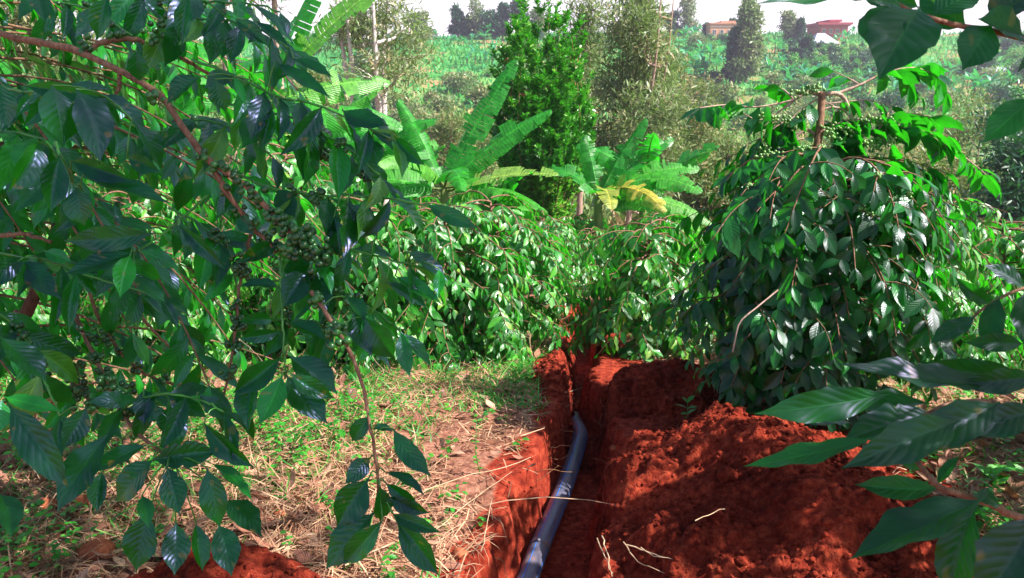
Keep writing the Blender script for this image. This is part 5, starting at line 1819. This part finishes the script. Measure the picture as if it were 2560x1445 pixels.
# grass
x, y, z = scatter(330000, -6, 6, 1.6, 8.5, rng, lambda x, y: clear(x, y) * (.75 * gp(x, y) ** 2.0 + .45 * sstep(3.6, 4.3, y)) * (np.abs(x) < .75 * y + .4) * np.where(x < 0.6, 1, .5) * sstep(1.9, 3.0, y))
n = len(x)
a = rng.uniform(0, 6.28, n)
D = np.stack([np.cos(a) * .6, np.sin(a) * .6, rng.uniform(.5, 1.3, n)], 1)
L_ = rng.gamma(4, .017, n)
mb = MB()
leaves(mb, np.stack([x, y, z], 1), D, rng.normal(0, .4, (n, 3)) + [0, 0, 1] + D * .2, L_, .0024 / L_ + .01, 4, 2, rng.uniform(.3, 1.8, n), 0, 0, rng.beta(1.5, 1.5, n), rng, wprof=(np.array([0, .5, 1]), np.array([1, .8, .05])))
tag(mb.build('grass', M['grass']), kind='stuff')
x, y, z = scatter(130000, -4, 5, 2.0, 6.5, rng, lambda x, y: clear(x, y) * np.clip(.35 + 2.2 * fbm(x * 1.6 + 7, y * 1.6, 3, 77), 0, 1) * (np.abs(x) < .75 * y + .4))
n = len(x)
a = rng.uniform(0, 6.28, n)
D = np.stack([np.cos(a), np.sin(a), rng.uniform(.2, 1.3, n)], 1)
L_ = rng.gamma(4, .032, n)
mb = MB()
leaves(mb, np.stack([x, y, z], 1), D, rng.normal(0, .4, (n, 3)) + [0, 0, 1] + D * .2, L_, .0016 / L_ + .003, 5, 2, rng.uniform(.5, 2.6, n), 0, 0, rng.beta(3, 1.5, n), rng, wprof=(np.array([0, .5, 1]), np.array([1, .8, .1])))
tag(mb.build('dry_grass', M['straw']), kind='stuff')
# weeds: small pairs of oval leaves on short stems
x, y, z = scatter(22000, -6, 6, 1.6, 8.5, rng, lambda x, y: clear(x, y) * (.12 + gp(x + 3, y) ** 2) * (np.abs(x) < .75 * y + .4))
mb = MB()
n = len(x)
P, D, N, L_ = [], [], [], []
for j in range(9):
    h = rng.uniform(.01, .11, n) * (.5 + gp(x + 3, y))
    a = rng.uniform(0, 6.28, n)
    P.append(np.stack([x + rng.normal(0, .012, n), y + rng.normal(0, .012, n), z + h], 1))
    D.append(np.stack([np.cos(a), np.sin(a), rng.uniform(-.1, .5, n)], 1))
    N.append(rng.normal(0, .3, (n, 3)) + [0, 0, 1])
    L_.append(rng.uniform(.014, .038, n))
P, D, N, L_ = map(np.concatenate, (P, D, N, L_))
leaves(mb, P, D, N, L_, rng.uniform(.22, .38, len(P)), 4, 3, .5, .2, 0, None, rng)
tag(mb.build('weeds', M['weed']), kind='stuff')
# dead coffee leaves
x, y, z = scatter(16000, -4.5, 5.5, 1.5, 7, rng, lambda x, y: clear(x, y) * (np.abs(x) < .75 * y + .4) * (.25 + .75 * sstep(-.6, -1.0, x) + .75 * sstep(1.4, 1.8, x)))
n = len(x)
a = rng.uniform(0, 6.28, n)
mb = MB()
leaves(mb, np.stack([x, y, z + rng.uniform(.004, .03, n)], 1), np.stack([np.cos(a), np.sin(a), rng.uniform(-.2, .3, n)], 1), rng.normal(0, .35, (n, 3)) + [0, 0, 1], rng.uniform(.05, .13, n), .22, 6, 3, rng.uniform(-1.2, 1.2, n), rng.uniform(-.2, .7, n), .02, rng.beta(2, 2, n), rng)
tag(mb.build('leaf_litter', M['dead_leaf']), kind='stuff')
# crumbs of soil on banks and bottom of the trench
x, y, z = scatter(16000, -.8, 2.2, 1.7, 6.5, rng, lambda x, y: (1 - clear(x, y)) * .8)
mb = MB()
balls(mb, np.stack([x, y, z], 1), np.exp(rng.normal(-5.5, .5, len(x))), 0, .8, rng=rng, bump=.3)
tag(mb.build('soil_crumbs', M['soil']), kind='stuff')
# fine dry roots hanging out of the trench walls
rn = np.random.default_rng(4)
for i in range(26):
    yy = rn.uniform(2.1, 4.4)
    sg = rn.choice([-1, 1], p=[.6, .4])
    xx = float(trench_c(yy)) + sg * rn.uniform(.15, .22)
    zz = float(base_h(xx, yy)) - rn.uniform(.05, .2)
    L0 = rn.uniform(.08, .26)
    pts = [np.array([xx, yy, zz])]
    d = np.array([-sg * .8, rn.normal(0, .5), rn.normal(-.2, .3)])
    for k in range(5):
        d = nrm(d + rn.normal(0, .35, 3))
        pts.append(pts[-1] + d * L0 / 5)
    mb = MB()
    tube(mb, smooth_path(pts, 10), np.linspace(.0022, .0009, 10), 5)
    o = mb.build('root', M['root'])
    tag(o, 'thin pale root sticking out of the %s trench wall' % ('grassy' if sg < 0 else 'heaped'), 'root', 'thin roots in the trench walls')
# dry sticks and stalks lying about: (pixels), radius
STK = [([(1505, 1345), (1520, 1395), (1528, 1440)], .0035, 'dry straw stalk standing at the foot of the heap', .1), ([(1490, 1350), (1515, 1400), (1530, 1445)], .003, 'second dry straw stalk crossing the one at the heap foot', .12),
       ([(1570, 1365), (1640, 1390), (1700, 1415)], .003, 'long dry stalk fanned out on the heap foot', .08), ([(1560, 1360), (1600, 1410), (1680, 1445)], .003, 'green tinged stalk beneath the fanned stalks', .06),
       ([(1600, 1375), (1660, 1400), (1740, 1405)], .0025, 'pale stalk uppermost of the fanned stalks', .1), ([(1740, 1300), (1780, 1285), (1812, 1270)], .002, 'thin pale twig on the shaded side of the heap', .36),
       ([(1060, 1230), (1180, 1190), (1300, 1160), (1385, 1115)], .003, 'long pale twig lying across the left bank', .03), ([(860, 1420), (960, 1370), (1040, 1340), (1130, 1310)], .004, 'stout dry twig on the litter by the hanging cluster', .03),
       ([(1085, 1330), (1200, 1240), (1280, 1180)], .0025, 'dark slender twig on the left bank', .05), ([(1410, 985), (1450, 972), (1478, 955)], .003, 'pale twig bridging the trench near the bend', .08),
       ([(1205, 1380), (1215, 1330), (1230, 1250)], .003, 'upright dry twig at the trench lip', .12), ([(400, 1370), (470, 1340), (520, 1310)], .003, 'dry twig under the hanging leaf cluster', .04),
       ([(850, 740), (930, 890), (1010, 950)], .003, 'dry stalk leaning under the middle bush', .2), ([(520, 800), (600, 850), (660, 905)], .003, 'bundle edge stalk of dry prunings behind the berries', .2),
       ([(500, 830), (590, 830), (680, 812)], .003, 'crossing stalk of the dry prunings behind the berries', .22), ([(560, 905), (600, 850), (625, 790)], .003, 'steep stalk of the dry prunings behind the berries', .2)]
for px, r0, lab, lift in STK:
    g = [march(p[0], p[1], lambda x, y: ground_h(x, y, False) + lift) for p in px]
    if lift < .15:
        g = [q + np.array([0, 0, .006]) for q in g]
    mb = MB()
    tube(mb, smooth_path(g, 10) + rn.normal(0, .002, (10, 3)), np.linspace(r0, r0 * .4, 10) * .8, 6)
    tag(mb.build('dry_stalk', M['twig']), lab, 'stalk', 'dry stalks on the ground')
# clods and stones
CL = [((240, 1395), .055, 'round brown clod half lit near the lower corner'), ((215, 1275), .05, 'pinkish clod beside dead leaves below the long hanging leaf'), ((1180, 1082), .012, 'small pinkish pebble on the left bank'), ((150, 1330), .03, 'smaller brown clod next to the round one'),
      ((120, 1270), .035, 'flat brown clod left of the pinkish one'), ((1725, 1195), .012, 'dark pebble stuck in the heap'), ((1010, 1280), .018, 'reddish clod in the straw'), ((700, 1290), .02, 'reddish clod under the clustered leaves'), ((1535, 1125), .02, 'red clod on the heap edge'), ((1150, 1390), .025, 'red clod at the trench lip')]
for (px, py), r, lab in CL:
    p = march(px, py, lambda x, y: ground_h(x, y))
    v, f = ICO3
    q = nrm(v) * (1 + .28 * fbm(v[:, 0] * 1.7 + px, v[:, 1] * 1.7 + v[:, 2] * 1.3, 3, int(py)))[:, None] * [1.1, .95, .75]
    mb = MB()
    mb.add(q * r, _a(f))
    o = mb.build('clod', M['clod'], loc=(p[0], p[1], p[2] + r * .45))
    tag(o, lab, 'clod', 'clods lying on the ground')
# taller weeds one can pick out
def weed_plant(px, py, h, n, leafL, label, seed, grp='tall weeds on the ground'):
    r = np.random.default_rng(seed)
    p = march(px, py, lambda x, y: ground_h(x, y, False))
    root = empty('weed_plant', p, label, 'weed', grp)
    P = smooth_path([[0, 0, -.01], [r.normal(0, .02), r.normal(0, .02), h * .5], [r.normal(0, .05), r.normal(0, .05), h]], 10)
    mb = MB()
    tube(mb, P, np.linspace(.0025, .001, 10), 5)
    mb.build('stem', M['shoot'], root)
    p, D, N, L, s = leafy(P, leafL, r, h / n, .15, .1)
    mb = MB()
    leaves(mb, p, D, N, L, .24, 7, 3, .6, .2, .01, r.uniform(.2, .9, len(p)), r)
    mb.build('foliage', M['weed'], root)


for a_ in [(2480, 1230, .16, 6, .085, 'bright green narrow leaved weed in the sun at the lower outer corner', 1), (2400, 1300, .12, 5, .07, 'low weed beside the violet leaf', 2), (2545, 1330, .2, 6, .09, 'weed with upright leaves at the outer edge', 3),
           (1765, 1425, .07, 4, .03, 'tiny fresh weed on the heap foot', 4), (1200, 1180, .22, 9, .022, 'thin upright weed on the left bank', 5), (1040, 1050, .12, 5, .03, 'small weed in the straw behind the drooping twig', 6),
           (830, 1300, .12, 4, .03, 'grassy weed left of the drooping twig cluster', 7), (80, 1180, .16, 6, .05, 'weed by the pinkish clod', 8), (60, 1400, .14, 6, .05, 'weed at the lower corner', 9), (620, 1200, .12, 6, .03, 'weed right of the leaf cluster', 10),
           (1340, 930, .14, 6, .03, 'weed in the grass strip near the bend', 11), (980, 1400, .06, 5, .025, 'small weed by the stout twig', 12), (1690, 1075, .14, 5, .06, 'shaded seedling behind the heap', 13), (1830, 1010, .14, 5, .05, 'seedling in front of the tall coffee tree', 14)]:
    weed_plant(*a_)

# ------------------------------------------------------------------ haze over the valley
def haze():
    mb = MB()
    box(mb, -400, 400, -12, 420, -14, 34)
    m, nt, nd, lk = new_mat('haze')
    out = nd.new('ShaderNodeOutputMaterial')
    v = nd.new('ShaderNodeVolumePrincipled')
    v.inputs['Color'].default_value = (0.84, 0.76, 1.0, 1)
    v.inputs['Density'].default_value = HAZE
    v.inputs['Anisotropy'].default_value = 0.3
    lk.new(v.outputs[0], out.inputs['Volume'])
    ob = mb.build('haze', None, smooth=False)
    ob.data.materials.append(m)
    tag(ob, kind='stuff')


HAZE = 0.0007
haze()
